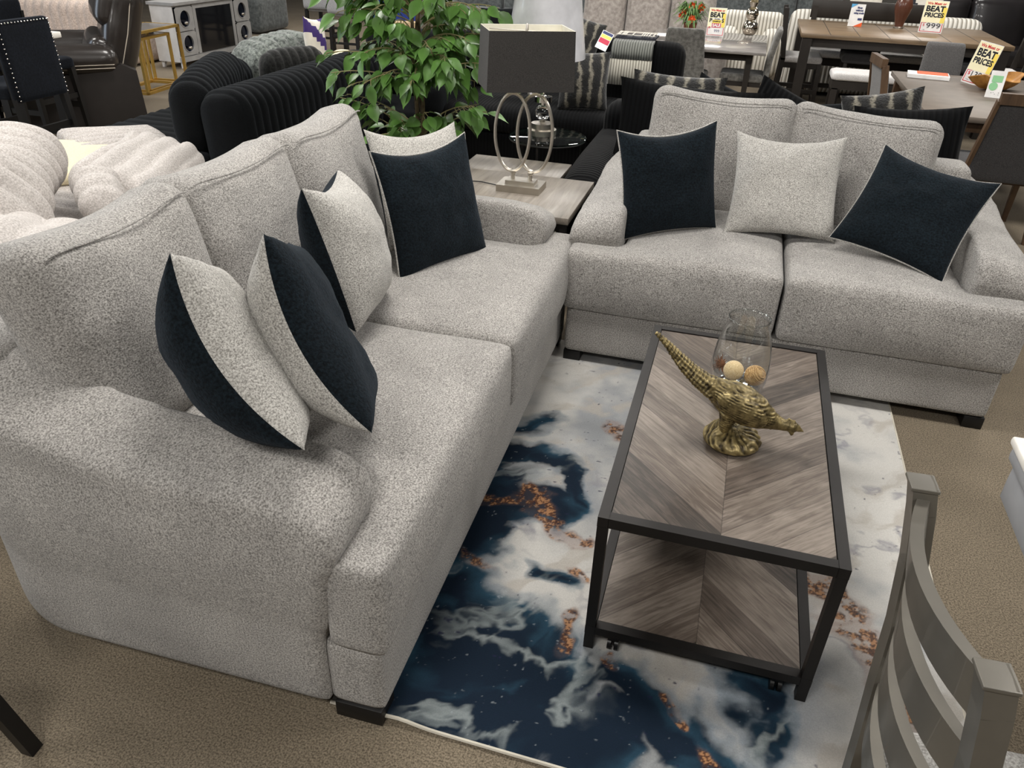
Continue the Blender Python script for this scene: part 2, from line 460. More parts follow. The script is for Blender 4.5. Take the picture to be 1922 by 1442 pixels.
M['seat_weave'] = fabric('grey_seat_weave', rgb(120, 118, 114), rgb(172, 170, 166), scale=190, bump=.4, patch=.05, sheen=.1)
M['white_top'] = plain('white_tabletop', rgb(236, 232, 224), .35)
M['grey_apron'] = plain('grey_table_side', rgb(142, 143, 146), .5)

# ------------------------------------------------------------------ shell
mb = MB(); mb.span((-20, -3, -.05), (9, 19, 0))
fl = mb.obj('floor', M['carpet'], smooth=False); tag(fl, kind='structure')
M['wall'] = plain('wall_paint', rgb(120, 116, 110), .9)
mb = MB(); mb.span((-20, 18.9, 0), (9, 19, 3.4)); tag(mb.obj('wall_back', M['wall'], smooth=False), kind='structure')
mb = MB(); mb.span((8.9, -3, 0), (9, 18.9, 3.4)); tag(mb.obj('wall_right', M['wall'], smooth=False), kind='structure')

# ------------------------------------------------------------------ grey sofa and loveseat
def shear_arm(p, L, sgn, D):
    """sgn -1 left arm / +1 right arm: outer face leans out a little at the top, back corner rounds off"""
    out = (p.x*sgn-(L/2-.2))/.2
    p = p.copy()
    if p.z > .3: p.x += sgn*.018*math.sin(min(1, (p.z-.3)/.35)*PI)*max(0, out)
    if p.z > .45: p.z -= .045*max(0, out)**1.5*(p.z-.45)/.2
    if p.y > D-.28 and out > 0:
        t = (p.y-(D-.28))/.28
        p.x -= sgn*.13*t*t*out
    return p

def sofa(name, label, loc, rotz, L, nback, D, back_span, back_y, zc, roll, dz, seed=0):
    root = thing(name, label, 'sofa' if nback > 2 else 'loveseat', loc, rotz)
    fab = M['chenille']
    # plinth under the cushions
    mb = MB(); mb.span((-L/2+.015, .0, .05), (L/2-.015, .14, .262)); mb.span((-L/2+.1, .05, .05), (L/2-.1, D-.1, .26))
    soft_obj('base', melt(mb, .016, 4, scale=K), fab, root)
    # back frame
    mb = MB(); mb.span((-L/2+.12, D-.2, .05), (L/2-.12, D, .80))
    me = melt(mb, .022, 12, scale=K); soft_obj('back_frame', me, fab, root)
    # arms
    prof = [(.135, .05), (.135, .27), (.105, .33), (.095, .46), (.065, .57), (.075, .625), (.125, .662), (.24, .68), (.48, .685), (.66, .705), (.79, .738), (.92, .785), (D-.01, .80), (D-.01, .05)]
    for s in (-1, 1):
        mb = MB(); a, b = sorted((s*(L/2-.21), s*(L/2)))
        mb.prism(prof, a, b, 'x')
        me = melt(mb, .017, 9)
        deform(me, lambda p: shear_arm(p, L, s, D))
        me.transform(Matrix.Scale(K, 4))
        soft_obj('arm', me, fab, root)
    # T-shaped seat cushions
    for s in (-1, 1):
        g = .004
        mb = MB()
        x0, x1, x2 = g, L/2-.215, L/2-.0
        def sp(xa, xb, ya, yb):
            a, b = sorted((s*xa, s*xb)); mb.span((a, ya, .258), (b, yb, .525))
        sp(x0, x1, -.025, .80); sp(x1-.1, x2, -.025, .118)
        me = melt(mb, .016, 9)
        xm, hw = (x0+x1)/2, (x1-x0)/2
        def fn(p, s=s):
            p = p.copy(); t = (p.x*s-xm)/hw; u = min(1, max(-1, (p.y-.38)/.42))
            inner = max(0, 1-abs(t)**2.5) if abs(t) < 1 else 0
            if p.z > .40: p.z += .026*inner*(1-abs(u)**3)*(p.z-.40)/.12
            if p.y < .06: p.y -= .018*(1-min(1, abs(p.x*s-L/4)/(L/4))**2.5)*math.sin(max(0, min(1, (p.z-.27)/.25))*PI)
            w = noise.noise(Vector((p.x*5+seed, p.y*5, p.z*5)))*.006+noise.noise(Vector((p.x*2.2+seed*3, p.y*2.2, 4)))*.008
            p.z += w*(1 if p.z > .4 else .3)
            return p
        deform(me, fn); me.transform(Matrix.Scale(K, 4))
        soft_obj('seat_cushion', me, fab, root)
    # loose back cushions
    xa, xb = back_span; w = (xb-xa)/nback
    for i in range(nback):
        cx = xa+w*(i+.5)
        hw, hh = (w+.015)*K/2, .275*K
        def fn(p, q, hw=hw, hh=hh, k=seed+i*7.3):
            p = p.copy(); a, b = p.x/hw, p.y/hh
            if b > 0: p.y -= .03*b*(1-a*a)                       # top edge sags between the corners
            f = 1+.035*(abs(a)*abs(b))**3; p.x *= f; p.y *= f      # corners pull out
            p.z += .014*noise.noise(Vector((a*1.6+k, b*1.6, 0)))*(q.z > 0)
            return p
        o = soft_box('back_cushion', (2*hw, 2*hh, .19*K), .075, fab, root, n=(26, 26, 10), bulge=(.012, .012, .042), lump=.010, seed=seed+i*3, fn=fn)
        lean = .24; yaw = (.03, -.02, .025)[i % 3]
        o.rotation_euler = (Matrix.Rotation(yaw, 3, 'Z') @ Matrix.Rotation(roll[i], 3, 'Y') @ Matrix.Rotation(PI/2-lean, 3, 'X')).to_euler()
        o.location = (cx*K, (back_y+.01*(i % 2))*K, (zc+dz[i])*K)
        # seam along the upper front edge
        pts = [(hw*t*(1.0 if abs(t) < .9 else .985), hh-.026-.03*(1-t*t)-.03*abs(t)**8, .098*K+.012*(1-t*t)) for t in np.linspace(-.93, .93, 24)]
        wb = MB(); wb.tube(pts, .0032, 5); wb.obj('welt', fab, o)
    for sx in (-1, 1):
        for y in (.068, D-.42):
            mb = MB(); x = sx*(L/2-(.055 if y < .1 else .22))
            mb.box((x*K, y*K, .027*K), (.075*K, .12*K, .052*K), bev=.004)
            mb.obj('leg', M['black_wood'], root)
    return root

sofa('sofa', 'long pale grey chenille sofa with three back cushions and five throw pillows on it', (-.65, 2.303, 0), math.radians(91.2), 2.10, 3, 1.13, (-.885, .735), .83, .765, (0, 0, 0), (0, 0, 0), seed=1)
sofa('loveseat', 'pale grey chenille loveseat with two back cushions behind the coffee table', (.312, 3.255, 0), 0, 1.72, 2, 1.02, (-.655, .545), .80, .745, (0.03, .07), (.01, -.02), seed=5)

# ------------------------------------------------------------------ throw pillows (20-inch, one navy side, one grey side)
def throw_pillow(label, c, eul, size, front, t=.17, seed=0, pinch=.085, group=None, bend=0):
    mb = pillow_mb(size, size, t, n=30, pinch=pinch, px=2.6, q=.5, wr=.007, seed=seed, dip=0 if bend else .028)
    for v in mb.v: v.z += bend*((2*v.y/size)**2-.5)
    o = mb.obj('throw_pillow', [M['navy'], M['chenille_light']] if front == 'navy' else [M['chenille_light'], M['navy']], ang=80)
    o.location = c; o.rotation_euler = eul
    if front == 'navy' and not bend:      # pale back panel rolls round to the seam
        pts = []; h = size/2
        for e in range(4):
            for k in range(14):
                t_ = -1+2*k/14; r = 1-pinch*(1-t_*t_)
                x_, y_ = ((h*t_, -h*r), (h*r, h*t_), (-h*t_, h*r), (-h*r, -h*t_))[e]
                if y_ > 0: y_ -= .028*(y_/h)*(1-(x_/h)**2)
                pts.append((x_, y_, -.003))
        pb = MB(); pb.tube(pts, .0045, 5, closed=True); p_ = pb.obj('seam', M['chenille_light'], o); p_['label'] = 'pale grey seam'
    return tag(o, label, 'pillow', group)

S5 = 'throw pillows on the sofa'; S3 = 'throw pillows on the loveseat'
throw_pillow('throw pillow against the near sofa arm, navy half and grey half seen edge-on', (-1.075, 1.40, .925), (1.112, .442, 2.116), .50, 'grey', .235, 1, group=S5, bend=.055)
throw_pillow('throw pillow seen edge-on behind the first, its navy side facing along the seat', (-.955, 1.565, .925), (1.158, .401, 2.033), .51, 'navy', .215, 2, group=S5, bend=.055)
throw_pillow('grey-fronted throw pillow with navy back on the middle of the sofa seat', (-1.236, 2.284, .862), (1.257, .158, 1.83), .49, 'grey', .26, 3, group=S5)
throw_pillow('grey throw pillow mostly hidden behind the navy one by the far sofa arm', (-1.262, 3.055, .862), (1.223, .075, 1.098), .50, 'grey', .14, 4, group=S5)
throw_pillow('navy throw pillow leaning on a grey one at the far end of the sofa', (-1.148, 2.885, .838), (1.277, .014, 1.126), .51, 'navy', .14, 5, group=S5)
throw_pillow('navy throw pillow upright against the left arm of the loveseat', (-.262, 3.60, .842), (1.355, -.06, .545), .49, 'navy', .16, 6, group=S3)
throw_pillow('plain grey throw pillow in the middle of the loveseat', (.262, 3.80, .825), (.99, -.034, .018), .50, 'grey', .16, 7, group=S3)
throw_pillow('navy throw pillow tipped sideways against the right arm of the loveseat', (.802, 3.64, .818), (.822, .161, -.363), .50, 'navy', .16, 8, group=S3)

# ------------------------------------------------------------------ rug
def vnoise(x, y, seed):
    xi = np.floor(x).astype(np.int64); yi = np.floor(y).astype(np.int64); fx = x-xi; fy = y-yi
    fx = fx*fx*(3-2*fx); fy = fy*fy*(3-2*fy)
    def h(a, b):
        n = (a*374761393+b*668265263+seed*974711) & 0xffffffff
        n = ((n ^ (n >> 13))*1274126177) & 0xffffffff
        return ((n ^ (n >> 16)) & 0xffff)/65535.0
    return (h(xi, yi)*(1-fx)+h(xi+1, yi)*fx)*(1-fy)+(h(xi, yi+1)*(1-fx)+h(xi+1, yi+1)*fx)*fy
def fbm(x, y, seed, o=5, g=.5):
    s = 0; a = 1; t = 0
    for i in range(o):
        s = s+a*vnoise(x, y, seed+i*17); t += a; a *= g; x = x*2.03+3.1; y = y*2.03+1.7
    return s/t
def ss(a, b, x):
    t = np.clip((x-a)/(b-a), 0, 1); return t*t*(3-2*t)

RU0, RU1, RV0, RV1 = -.80, .885, 1.17, 3.45
def rug_colors(u, v):
    wx = u+.30*(fbm(u*2.4, v*2.4, 1)-.5)+.13*(fbm(u*6+v*3, v*7-u*3, 2)-.5)
    wy = v+.30*(fbm(u*2.4+9, v*2.4, 3)-.5)+.13*(fbm(u*6+v*3, v*7-u*3+5, 4)-.5)
    def seg(p, q, r, a=0):   # soft brush stroke between two points
        px, py = p; qx, qy = q; dx, dy = qx-px, qy-py
        t = np.clip(((wx-px)*dx+(wy-py)*dy)/(dx*dx+dy*dy+1e-9), 0, 1)
        d = np.hypot(wx-px-t*dx, wy-py-t*dy)
        return np.clip(1-d/r, 0, 1)
    base = np.array(lin((.76, .75, .73))); cool = np.array(lin((.57, .58, .59))); warm = np.array(lin((.66, .635, .60)))
    f = fbm(u*3+7, v*3, 6)[..., None]
    f2 = fbm((wx+wy)*3.2+2, (wy-wx)*8, 7)[..., None]
    col = base*(1-ss(.45, .75, f))+cool*ss(.45, .75, f)
    col = col*(1-.7*ss(.52, .72, f2))+warm*.7*ss(.52, .72, f2)
    # thin grey-violet veins
    vein = np.abs(fbm(wx*2.2+4, wy*3.4, 8)-.5)
    vm = (1-ss(0, .03, vein))*ss(.4, .7, fbm(u*2+1, v*2, 12))
    col = col*(1-.5*vm[..., None])+np.array(lin((.40, .40, .46)))*.5*vm[..., None]
    # teal-navy pools
    navy = np.zeros_like(u)
    for p, q, r, k in [((-.62, 1.50), (-.30, 1.40), .30, 1.25), ((-.60, 1.22), (-.10, 1.24), .22, 1.1), ((-.70, 1.7), (-.52, 1.58), .2, 1.1),
                       ((-.72, 2.02), (-.42, 2.16), .15, 1.15), ((-.75, 1.85), (-.6, 1.95), .16, 1.1), ((-.70, 2.45), (-.48, 2.38), .11, .9), ((-.48, 2.38), (-.36, 2.22), .05, 1.0),
                       ((-.06, 1.44), (.06, 1.40), .12, .9), ((.05, 1.38), (.28, 1.27), .17, 1.1), ((-.44, 1.85), (-.28, 1.76), .07, .8), ((-.64, 2.62), (-.6, 2.7), .12, .7),
                       ((-.2, 1.52), (-.14, 1.50), .06, .7), ((.28, 1.56), (.36, 1.42), .10, .6), ((-.95, 1.5), (-.7, 2.2), .3, 1)]:
        navy = np.maximum(navy, k*seg(p, q, r))
    navy = navy*(.45+1.1*fbm((wx+wy)*4+3, (wy-wx)*8, 9))
    nm = ss(.20, .52, navy)**1.3
    deep = np.array(lin((.05, .11, .17))); teal = np.array(lin((.15, .27, .34)))
    tt = ss(.35, .65, fbm(wx*6, wy*6, 10))[..., None]*ss(.9, .4, navy)[..., None]
    ncol = deep*(1-tt)+teal*tt
    # pale swirls dragged through the navy
    sw = (1-ss(0, .05, np.abs(fbm((wx+wy)*2.0+11, (wy-wx)*3.4, 14)-.47)))*ss(.35, .65, fbm(u*3+2, v*3, 33))
    ncol = ncol*(1-.75*sw[..., None])+np.array(lin((.55, .58, .58)))*.75*sw[..., None]
    col = col*(1-nm[..., None])+ncol*nm[..., None]
    halo = ss(.14, .30, navy)*(1-nm)
    col = col*(1-.45*halo[..., None])+np.array(lin((.36, .44, .50)))*.45*halo[..., None]
    # copper seams
    cop = np.zeros_like(u)
    for p, q, r in [((-.66, 2.08), (-.50, 2.17), .055), ((-.50, 2.19), (-.40, 2.10), .06), ((-.44, 2.08), (-.30, 2.03), .05), ((-.31, 2.78), (-.26, 2.70), .07), ((-.24, 1.62), (-.23, 1.55), .045),
                    ((-.62, 1.86), (-.60, 1.82), .05), ((-.30, 1.86), (-.24, 1.80), .05), ((.49, 2.08), (.55, 1.90), .06), ((.53, 1.95), (.70, 1.74), .12), ((.60, 1.82), (.72, 1.62), .09), ((.18, 1.34), (.22, 1.32), .04), ((.2, 1.29), (.24, 1.27), .03), ((.10, 1.45), (.12, 1.43), .03), ((-.06, 1.5), (-.03, 1.47), .03)]:
        cop = np.maximum(cop, seg(p, q, r))
    gr = .5*vnoise(u*230, v*230, 20)+.5*vnoise(u*110, v*110, 28)
    cm = .92*ss(.18, .6, cop*(.3+1.4*fbm((u+v)*9, (v-u)*16, 22)))*ss(.40, .56, fbm(u*42, v*42, 21))
    ccol = np.where((gr > .55)[..., None], np.array(lin((.64, .47, .33))), np.array(lin((.34, .22, .15))))
    ccol = np.where((gr < .25)[..., None], np.array(lin((.13, .12, .16))), ccol)
    rust = ss(.05, .4, cop)*(1-cm)
    rk = .40*rust*(1-.75*nm)
    col = col*(1-rk[..., None])+np.array(lin((.56, .46, .42)))*rk[..., None]
    col = col*(1-cm[..., None])+ccol*cm[..., None]
    # ink specks and pale flecks
    sp = ss(.82, .92, vnoise(u*48+5, v*60, 23)*.7+.3*vnoise(u*120, v*120, 26))*ss(.46, .60, fbm(u*4, v*4+8, 24))
    col = col*(1-.85*sp[..., None])+np.array(lin((.12, .13, .24)))*.85*sp[..., None]
    pk = ss(.86, .94, vnoise(u*95, v*80, 25)*.8+.2*vnoise(u*200, v*200, 27))*nm
    col = col*(1-.35*pk[..., None])+np.array(lin((.75, .78, .8)))*.35*pk[..., None]
    return col

def rug():
    nu, nv = 480, 600
    us = np.linspace(RU0, RU1, nu); vs_ = np.linspace(RV0, RV1, nv)**1.0
    # finer rows near the viewer
    tt = np.linspace(0, 1, nv); vs_ = RV0+(RV1-RV0)*(tt*.6+.4*tt**2)
    U, V = np.meshgrid(us, vs_, indexing='ij')
    Zz = .009+.003*fbm(U*3, V*3, 31)
    # the near edge lifts in a slight wave
    Zz = Zz+.012*np.exp(-((V-RV0)/.05)**2)*np.exp(-((U+.60)/.06)**2)
    co = np.stack([U, V, Zz], -1).reshape(-1, 3)
    faces = []
    I = np.arange(nu*nv).reshape(nu, nv)
    q = np.stack([I[:-1, :-1], I[1:, :-1], I[1:, 1:], I[:-1, 1:]], -1).reshape(-1, 4)
    me = bpy.data.meshes.new('area_rug')
    me.vertices.add(len(co)); me.vertices.foreach_set('co', co.ravel())
    me.loops.add(len(q)*4); me.loops.foreach_set('vertex_index', q.ravel())
    me.polygons.add(len(q)); me.polygons.foreach_set('loop_start', np.arange(0, len(q)*4, 4))
    me.update(calc_edges=True); me.validate()
    at = me.color_attributes.new('Col', 'FLOAT_COLOR', 'POINT')
    c = rug_colors(U, V).reshape(-1, 3); c = np.concatenate([c, np.ones((len(c), 1))], 1)
    at.data.foreach_set('color', c.astype(np.float32).ravel())
    me.polygons.foreach_set('use_smooth', [True]*len(me.polygons))
    me.materials.append(M['rug'])
    o = bpy.data.objects.new('area_rug', me); C.objects.link(o)
    tag(o, 'marbled area rug in ivory, navy and copper under the coffee table', 'rug')
    mb = MB()
    e = [(u_, RV0, .009+.012*math.exp(-((u_+.60)/.06)**2)) for u_ in np.linspace(RU0, RU1, 60)]
    mb.tube(e, .0055, 6); mb.tube([(RU1, RV0, .008), (RU1, RV1, .008)], .005, 6)
    mb.obj('bound_edge', M['binding'], o)['label'] = 'cream overlocked edge binding'
rug()

# ------------------------------------------------------------------ coffee table
def coffee_table():
    W, L, H = .634, 1.19, .517
    t = thing('coffee_table', 'low black metal coffee table with chevron wood top and lower shelf', 'coffee table', (.140, 2.158, .012))
    H -= .012; b = .03; bm = M['black_metal']
    for nm, z0, z1 in (('top_frame', H-.032, H), ('shelf_frame', .062, .092)):
        mb = MB()
        for s in (-1, 1):
            mb.box((s*(W/2-b/2), 0, (z0+z1)/2), (b, L, z1-z0))
            mb.box((0, s*(L/2-b/2), (z0+z1)/2), (W-2*b+.002, b, z1-z0))
        mb.obj(nm, bm, t, smooth=False)
    for sx in (-1, 1):
        for sy in (-1, 1):
            mb = MB(); mb.box((sx*(W/2-b/2), sy*(L/2-b/2), (H-.033)/2), (b-.001, b-.001, H-.033)); mb.obj('leg', bm, t, smooth=False)
            c = MB(); x, y = sx*(W/2-.085), sy*(L/2-.022)
            c.box((x, y, .054), (.03, .03, .014)); c.tube([(x-.016, y, .022), (x-.005, y, .022)], .02, 14); c.tube([(x+.005, y, .022), (x+.016, y, .022)], .02, 14)
            c.box((x, y+.006, .036), (.012, .03, .032), bev=.003)
            c.obj('caster', M['black_plastic'], t)
    mb = MB(); mb.box((0, 0, 0), (W-2*b-.004, L-2*b-.004, .016)); mb.obj('tabletop', M['chev_a'], t, smooth=False, loc=(0, 0, H-.012))
    mb = MB(); mb.box((0, 0, 0), (W-2*b-.004, L-2*b-.004, .014)); mb.obj('shelf', M['chev_b'], t, smooth=False, loc=(0, 0, .082))
coffee_table()

# ------------------------------------------------------------------ pheasant figurine
def pheasant():
    V0 = 2.035
    root = thing('pheasant_figurine', 'antique gold pheasant figurine with long raised tail on a rocky mound', 'figurine', (.147, V0, .517))
    def W(u, z): return Vector((u-.147, 0, z-.517))
    rings = [(-.124, .842, .0055, .007), (-.095, .818, .0085, .013), (-.05, .778, .012, .019), (0, .738, .015, .023), (.035, .712, .022, .027), (.065, .694, .033, .033), (.095, .677, .045, .042), (.13, .66, .054, .05), (.165, .645, .056, .052),
             (.20, .632, .049, .046), (.228, .621, .037, .034), (.25, .613, .027, .024), (.272, .608, .020, .018), (.292, .606, .017, .0155), (.308, .606, .0175, .015), (.322, .603, .012, .010), (.332, .599, .006, .005), (.343, .594, .0015, .0015)]
    mb = MB(); n = 20; vs = []; m = len(rings)
    pts = [W(r[0], r[1]) for r in rings]
    for i, r in enumerate(rings):
        d = (pts[min(i+1, m-1)]-pts[max(i-1, 0)]).normalized(); up = Vector((-d.z, 0, d.x)); side = Vector((0, 1, 0))
        for k in range(n):
            a = 2*PI*k/n; vs.append(pts[i]+up*math.sin(a)*r[2]+side*math.cos(a)*r[3])
    fs = [(i*n+k, i*n+(k+1) % n, (i+1)*n+(k+1) % n, (i+1)*n+k) for i in range(m-1) for k in range(n)]
    fs += [tuple(range(n-1, -1, -1)), tuple((m-1)*n+k for k in range(n))]
    mb.raw(vs, fs)
    for s in (-1, 1):   # folded wings, thighs, shanks, wattles
        R = Matrix.Translation(W(.155, .655)+Vector((0, s*.038, 0))) @ Matrix.Rotation(math.radians(24), 4, 'Y')
        mb.ball((0, 0, 0), 1, 14, sc=(.082, .024, .040), M=R)
        mb.tube([W(.12, .63)+Vector((0, s*.022, 0)), W(.118, .59)+Vector((0, s*.022, 0)), W(.128+.01*s, .552)+Vector((0, s*.02, 0))], [.028, .02, .011], 10)
        mb.tube([W(.128+.01*s, .56)+Vector((0, s*.02, 0)), W(.138+.012*s, .527)+Vector((0, s*.022, 0))], [.011, .012], 8)
        mb.ball(W(.308, .590)+Vector((0, s*.009, 0)), .008, 8, sc=(1, .6, 1.3))
        mb.ball(W(.306, .611)+Vector((0, s*.013, 0)), .0045, 6)
    for k in range(3): mb.ball(W(.293+.008*k, .622+.004*(k == 0)), .0055, 6, sc=(1, .6, 1.5))
    # lesser tail plumes under the main one
    for s in (-1, 1):
        mb.tube([W(.06, .68)+Vector((0, s*.02, 0)), W(.01, .715)+Vector((0, s*.022, 0)), W(-.04, .757)+Vector((0, s*.018, 0)), W(-.085, .80)+Vector((0, s*.008, 0))], [.016, .013, .009, .004], 8)
    # support column between the legs, as cast figures have
    mb.tube([W(.125, .60), W(.115, .555), W(.115, .525)], [.024, .018, .026], 10)
    me = melt(mb, .0032, 3)
    axis = (W(.165, .645)-W(-.124, .842)).normalized()
    nv = [(v.co.copy(), v.normal.copy()) for v in me.vertices]
    for v, (p, q) in zip(me.vertices, nv):
        a = p.dot(axis); r = math.hypot(p.y, p.z-.13)
        u = p.x+.147
        if u < .07: d = .0016*math.sin(math.atan2(q.y, q.z)*9+a*12)+.0010*math.sin(a*520)          # tail plumes and barring
        elif u < .25:
            d = .0022*math.sin((p.z+p.x*.30)*760+2.2*noise.noise(p*45))*(.55+.45*math.sin(a*150))
        else: d = .0009*noise.noise(p*300)
        d += .0008*noise.noise(p*150)
        v.co = p+q*d
    me.update()
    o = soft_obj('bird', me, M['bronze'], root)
    mb = MB()
    prof = [(.079, 0), (.086, .008), (.084, .020), (.070, .034), (.045, .043), (.02, .047), (.001, .048)]
    mb.lathe(prof, 40)
    mb.tube([(-.03, .0, .0), (-.034, 0, .04), (-.028, 0, .062)], [.055, .04, .02], 12)
    me = melt(mb, .004, 3)
    for v in me.vertices:
        p = v.co; d = Vector((p.x, p.y, 0)).normalized() if p.xy.length > 1e-5 else Vector((0, 0, 1))
        k = .006*noise.noise(p*38)+.003*math.sin(math.atan2(p.y, p.x)*16+p.z*160+4*noise.noise(p*30))
        if p.z > .004: v.co = p+(d*.6+Vector((0, 0, .6)))*k
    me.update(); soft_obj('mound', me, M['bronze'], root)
pheasant()

# ------------------------------------------------------------------ glass vase and what lies in it
VX, VY, VZ = .140, 2.268, .517
def vase():
    prof = [(.046, 0), (.060, .006), (.078, .05), (.089, .10), (.092, .14), (.088, .19), (.079, .235), (.068, .272), (.061, .292), (.060, .303), (.064, .308)]
    mb = MB(); mb.lathe(prof, 48, cap=False)
    mb.tube([(.0635*math.cos(2*PI*k/48), .0635*math.sin(2*PI*k/48), .308) for k in range(48)], .0028, 6, closed=True)
    mb.raw([(.046*math.cos(2*PI*k/48), .046*math.sin(2*PI*k/48), 0) for k in range(48)], [tuple(range(48))])
    o = mb.obj('glass_vase', M['glass'], ang=60); o.location = (VX, VY, VZ)
    tag(o, 'clear egg-shaped glass vase holding decorative balls on the coffee table', 'vase')
vase()
M['cream'] = fabric('cream_ball', rgb(206, 176, 130), rgb(236, 214, 172), scale=300, bump=.3, patch=.05)
M['foil'] = plain('crumpled_silver', rgb(205, 210, 214), .22, 1)
M['twine'] = fabric('twine', rgb(150, 112, 66), rgb(216, 182, 130), scale=220, bump=.4, patch=.05, stretch=(.2, 1, 1))
M['twig'] = plain('brown_twig', rgb(112, 70, 40), .8)
def deco():
    def foil(c, r, seed, label):
        mb = MB(); mb.ball((0, 0, 0), r, 16)
        for v in mb.v:
            q = v.normalized(); v += q*r*.16*(abs(noise.noise(q*4+Vector((seed, 0, 0))))-.3)
        o = mb.obj('foil_ball', M['foil'], ang=8); o.location = c; tag(o, label, 'decorative ball', 'balls in the glass vase')
    foil((VX-.030, VY-.022, VZ+.058), .045, 1, 'crumpled silver ball at the bottom of the vase, left')
    foil((VX+.034, VY+.028, VZ+.058), .043, 5, 'crumpled silver ball at the bottom of the vase behind the bird')
    mb = MB(); mb.ball((0, 0, 0), .032, 14); o = mb.obj('cream_ball', M['cream'], ang=80); o.location = (VX-.018, VY-.020, VZ+.128); tag(o, 'smooth cream ball in the glass vase', 'decorative ball', 'balls in the glass vase')
    mb = MB()
    mb.ball((0, 0, 0), .030, 12)
    for k in range(11):
        z = -.026+.0052*k; r = math.sqrt(max(.031**2-z*z, 1e-6))
        mb.tube([(r*math.cos(a), r*math.sin(a), z) for a in [2*PI*i/24 for i in range(24)]], .0026, 6, closed=True)
    o = mb.obj('twine_ball', M['twine'], ang=60); o.location = (VX+.050, VY-.020, VZ+.122); o.rotation_euler = (.5, .7, .2); tag(o, 'tan ball wound with twine in the glass vase', 'decorative ball', 'balls in the glass vase')
    mb = MB(); rnd = random.Random(3); mb.ball((0, 0, 0), .015, 8)
    for k in range(46):
        d = Vector((rnd.gauss(0, 1), rnd.gauss(0, 1), rnd.gauss(0, 1))).normalized(); e = Vector((rnd.gauss(0, 1), rnd.gauss(0, 1), rnd.gauss(0, 1))).normalized()
        mb.tube([d*.012, d*.02+e*.006, d*.025+e*.010], [.0016, .0013, .0007], 4)
    o = mb.obj('twig_ball', M['twig'], ang=60); o.location = (VX-.060, VY+.012, VZ+.128); tag(o, 'spiky brown twig ball in the glass vase', 'decorative ball', 'balls in the glass vase')
deco()

# ------------------------------------------------------------------ near dining chair and white table on the right
def ladder_chair():
    t = thing('dining_chair', 'grey washed wooden ladder-back dining chair in the near corner', 'chair', (.412, .94, 0), .067)
    g = M['grey_paint']
    post = [(.078, 0), (.070, .25), (.055, .47), (.040, .65), (.030, .80), (.012, .95), (-.008, 1.06), (-.020, 1.112)]
    def pu(z):
        for (a, z0), (b, z1) in zip(post, post[1:]):
            if z0 <= z <= z1: return a+(b-a)*(z-z0)/(z1-z0)
        return post[-1][0]
    for y in (.175, -.20):
        mb = MB()
        for (a, z0), (b, z1) in zip(post, post[1:]): mb.beam((a, y, z0), (b, y, z1), .040, .036, up=(1, 0, 0))
        ys = (y-.023, y+.023)
        mb.span((post[-1][0]-.022, ys[0], 1.108), (post[-1][0]+.022, ys[1], 1.116), bev=.003)
        mb.obj('back_post', g, t, ang=25)
    for z1 in (1.095, .955, .815, .665):
        mb = MB(); n = 14; vs = []
        for i in range(n+1):
            y = -.185+.345*i/n; bow = -.037*(1-((y+.0125)/.1725)**2)
            for dz, dx in ((0, .010), (0, -.010), (-.085, -.010), (-.085, .010)):
                vs.append((pu(z1+dz)+bow+dx, y, z1+dz-.008*(1-((y+.0125)/.1725)**2)))
        fs = [(i*4+k, i*4+(k+1) % 4, (i+1)*4+(k+1) % 4, (i+1)*4+k) for i in range(n) for k in range(4)]+[(3, 2, 1, 0), tuple(n*4+k for k in range(4))]
        mb.raw(vs, fs); mb.obj('back_slat', g, t, ang=50)
    soft_box('seat', (.44, .42, .07), .025, M['seat_weave'], t, (.29, -.01, .475), bulge=(0, 0, .012))
    mb = MB()
    for a, b in (((.08, .18, .36), (.50, .20, .43)), ((.08, -.20, .36), (.50, -.18, .43)), ((.47, -.2, .36), (.50, .2, .43))): mb.span(a, b)
    mb.obj('seat_rail', g, t, smooth=False)
    for y in (.18, -.18): mb = MB(); mb.beam((.48, y, .42), (.49, y, 0), .042, .042, w2=.03, h2=.03); mb.obj('leg', g, t, smooth=False)
ladder_chair()

def white_table():
    t = thing('dining_table', 'white-topped grey dining table at the right edge behind the ladder-back chair', 'table', (1.26, 1.29, 0))
    mb = MB(); mb.box((0, 0, .735), (.87, 1.33, .03), 0, bev=.012); mb.obj('tabletop', M['white_top'], t)
    mb = MB(); mb.box((0, 0, .7), (.855, 1.31, .04), 0, bev=.01); mb.box((0, 0, .62), (.82, 1.30, .12), bev=.01); mb.obj('apron', M['grey_apron'], t)
    mb = MB(); mb.box((.1, -.1, .3), (.22, .22, .53), bev=.01); mb.box((.1, -.1, .03), (.5, .6, .06), bev=.01); mb.obj('pedestal', M['grey_apron'], t)
white_table()

def near_stool():
    t = thing('bar_stool', 'black wooden stool of which one slanted leg shows at the lower left', 'stool', (-1.66, .62, 0))
    for sx in (-1, 1):
        for sy in (-1, 1):
            mb = MB(); mb.beam((sx*.13, sy*.13, .62), (sx*.2, sy*.2, 0), .035, .035); mb.obj('leg', M['black_wood'], t, smooth=False)
    mb = MB(); mb.box((0, 0, .645), (.36, .36, .05), bev=.015); mb.obj('seat', M['black_wood'], t)
    mb = MB()
    for s in (-1, 1): mb.beam((-.17, s*.165, .3), (.17, s*.165, .3), .02, .03); mb.beam((s*.165, -.17, .3), (s*.165, .17, .3), .02, .03)
    mb.obj('stretcher', M['black_wood'], t, smooth=False)
near_stool()
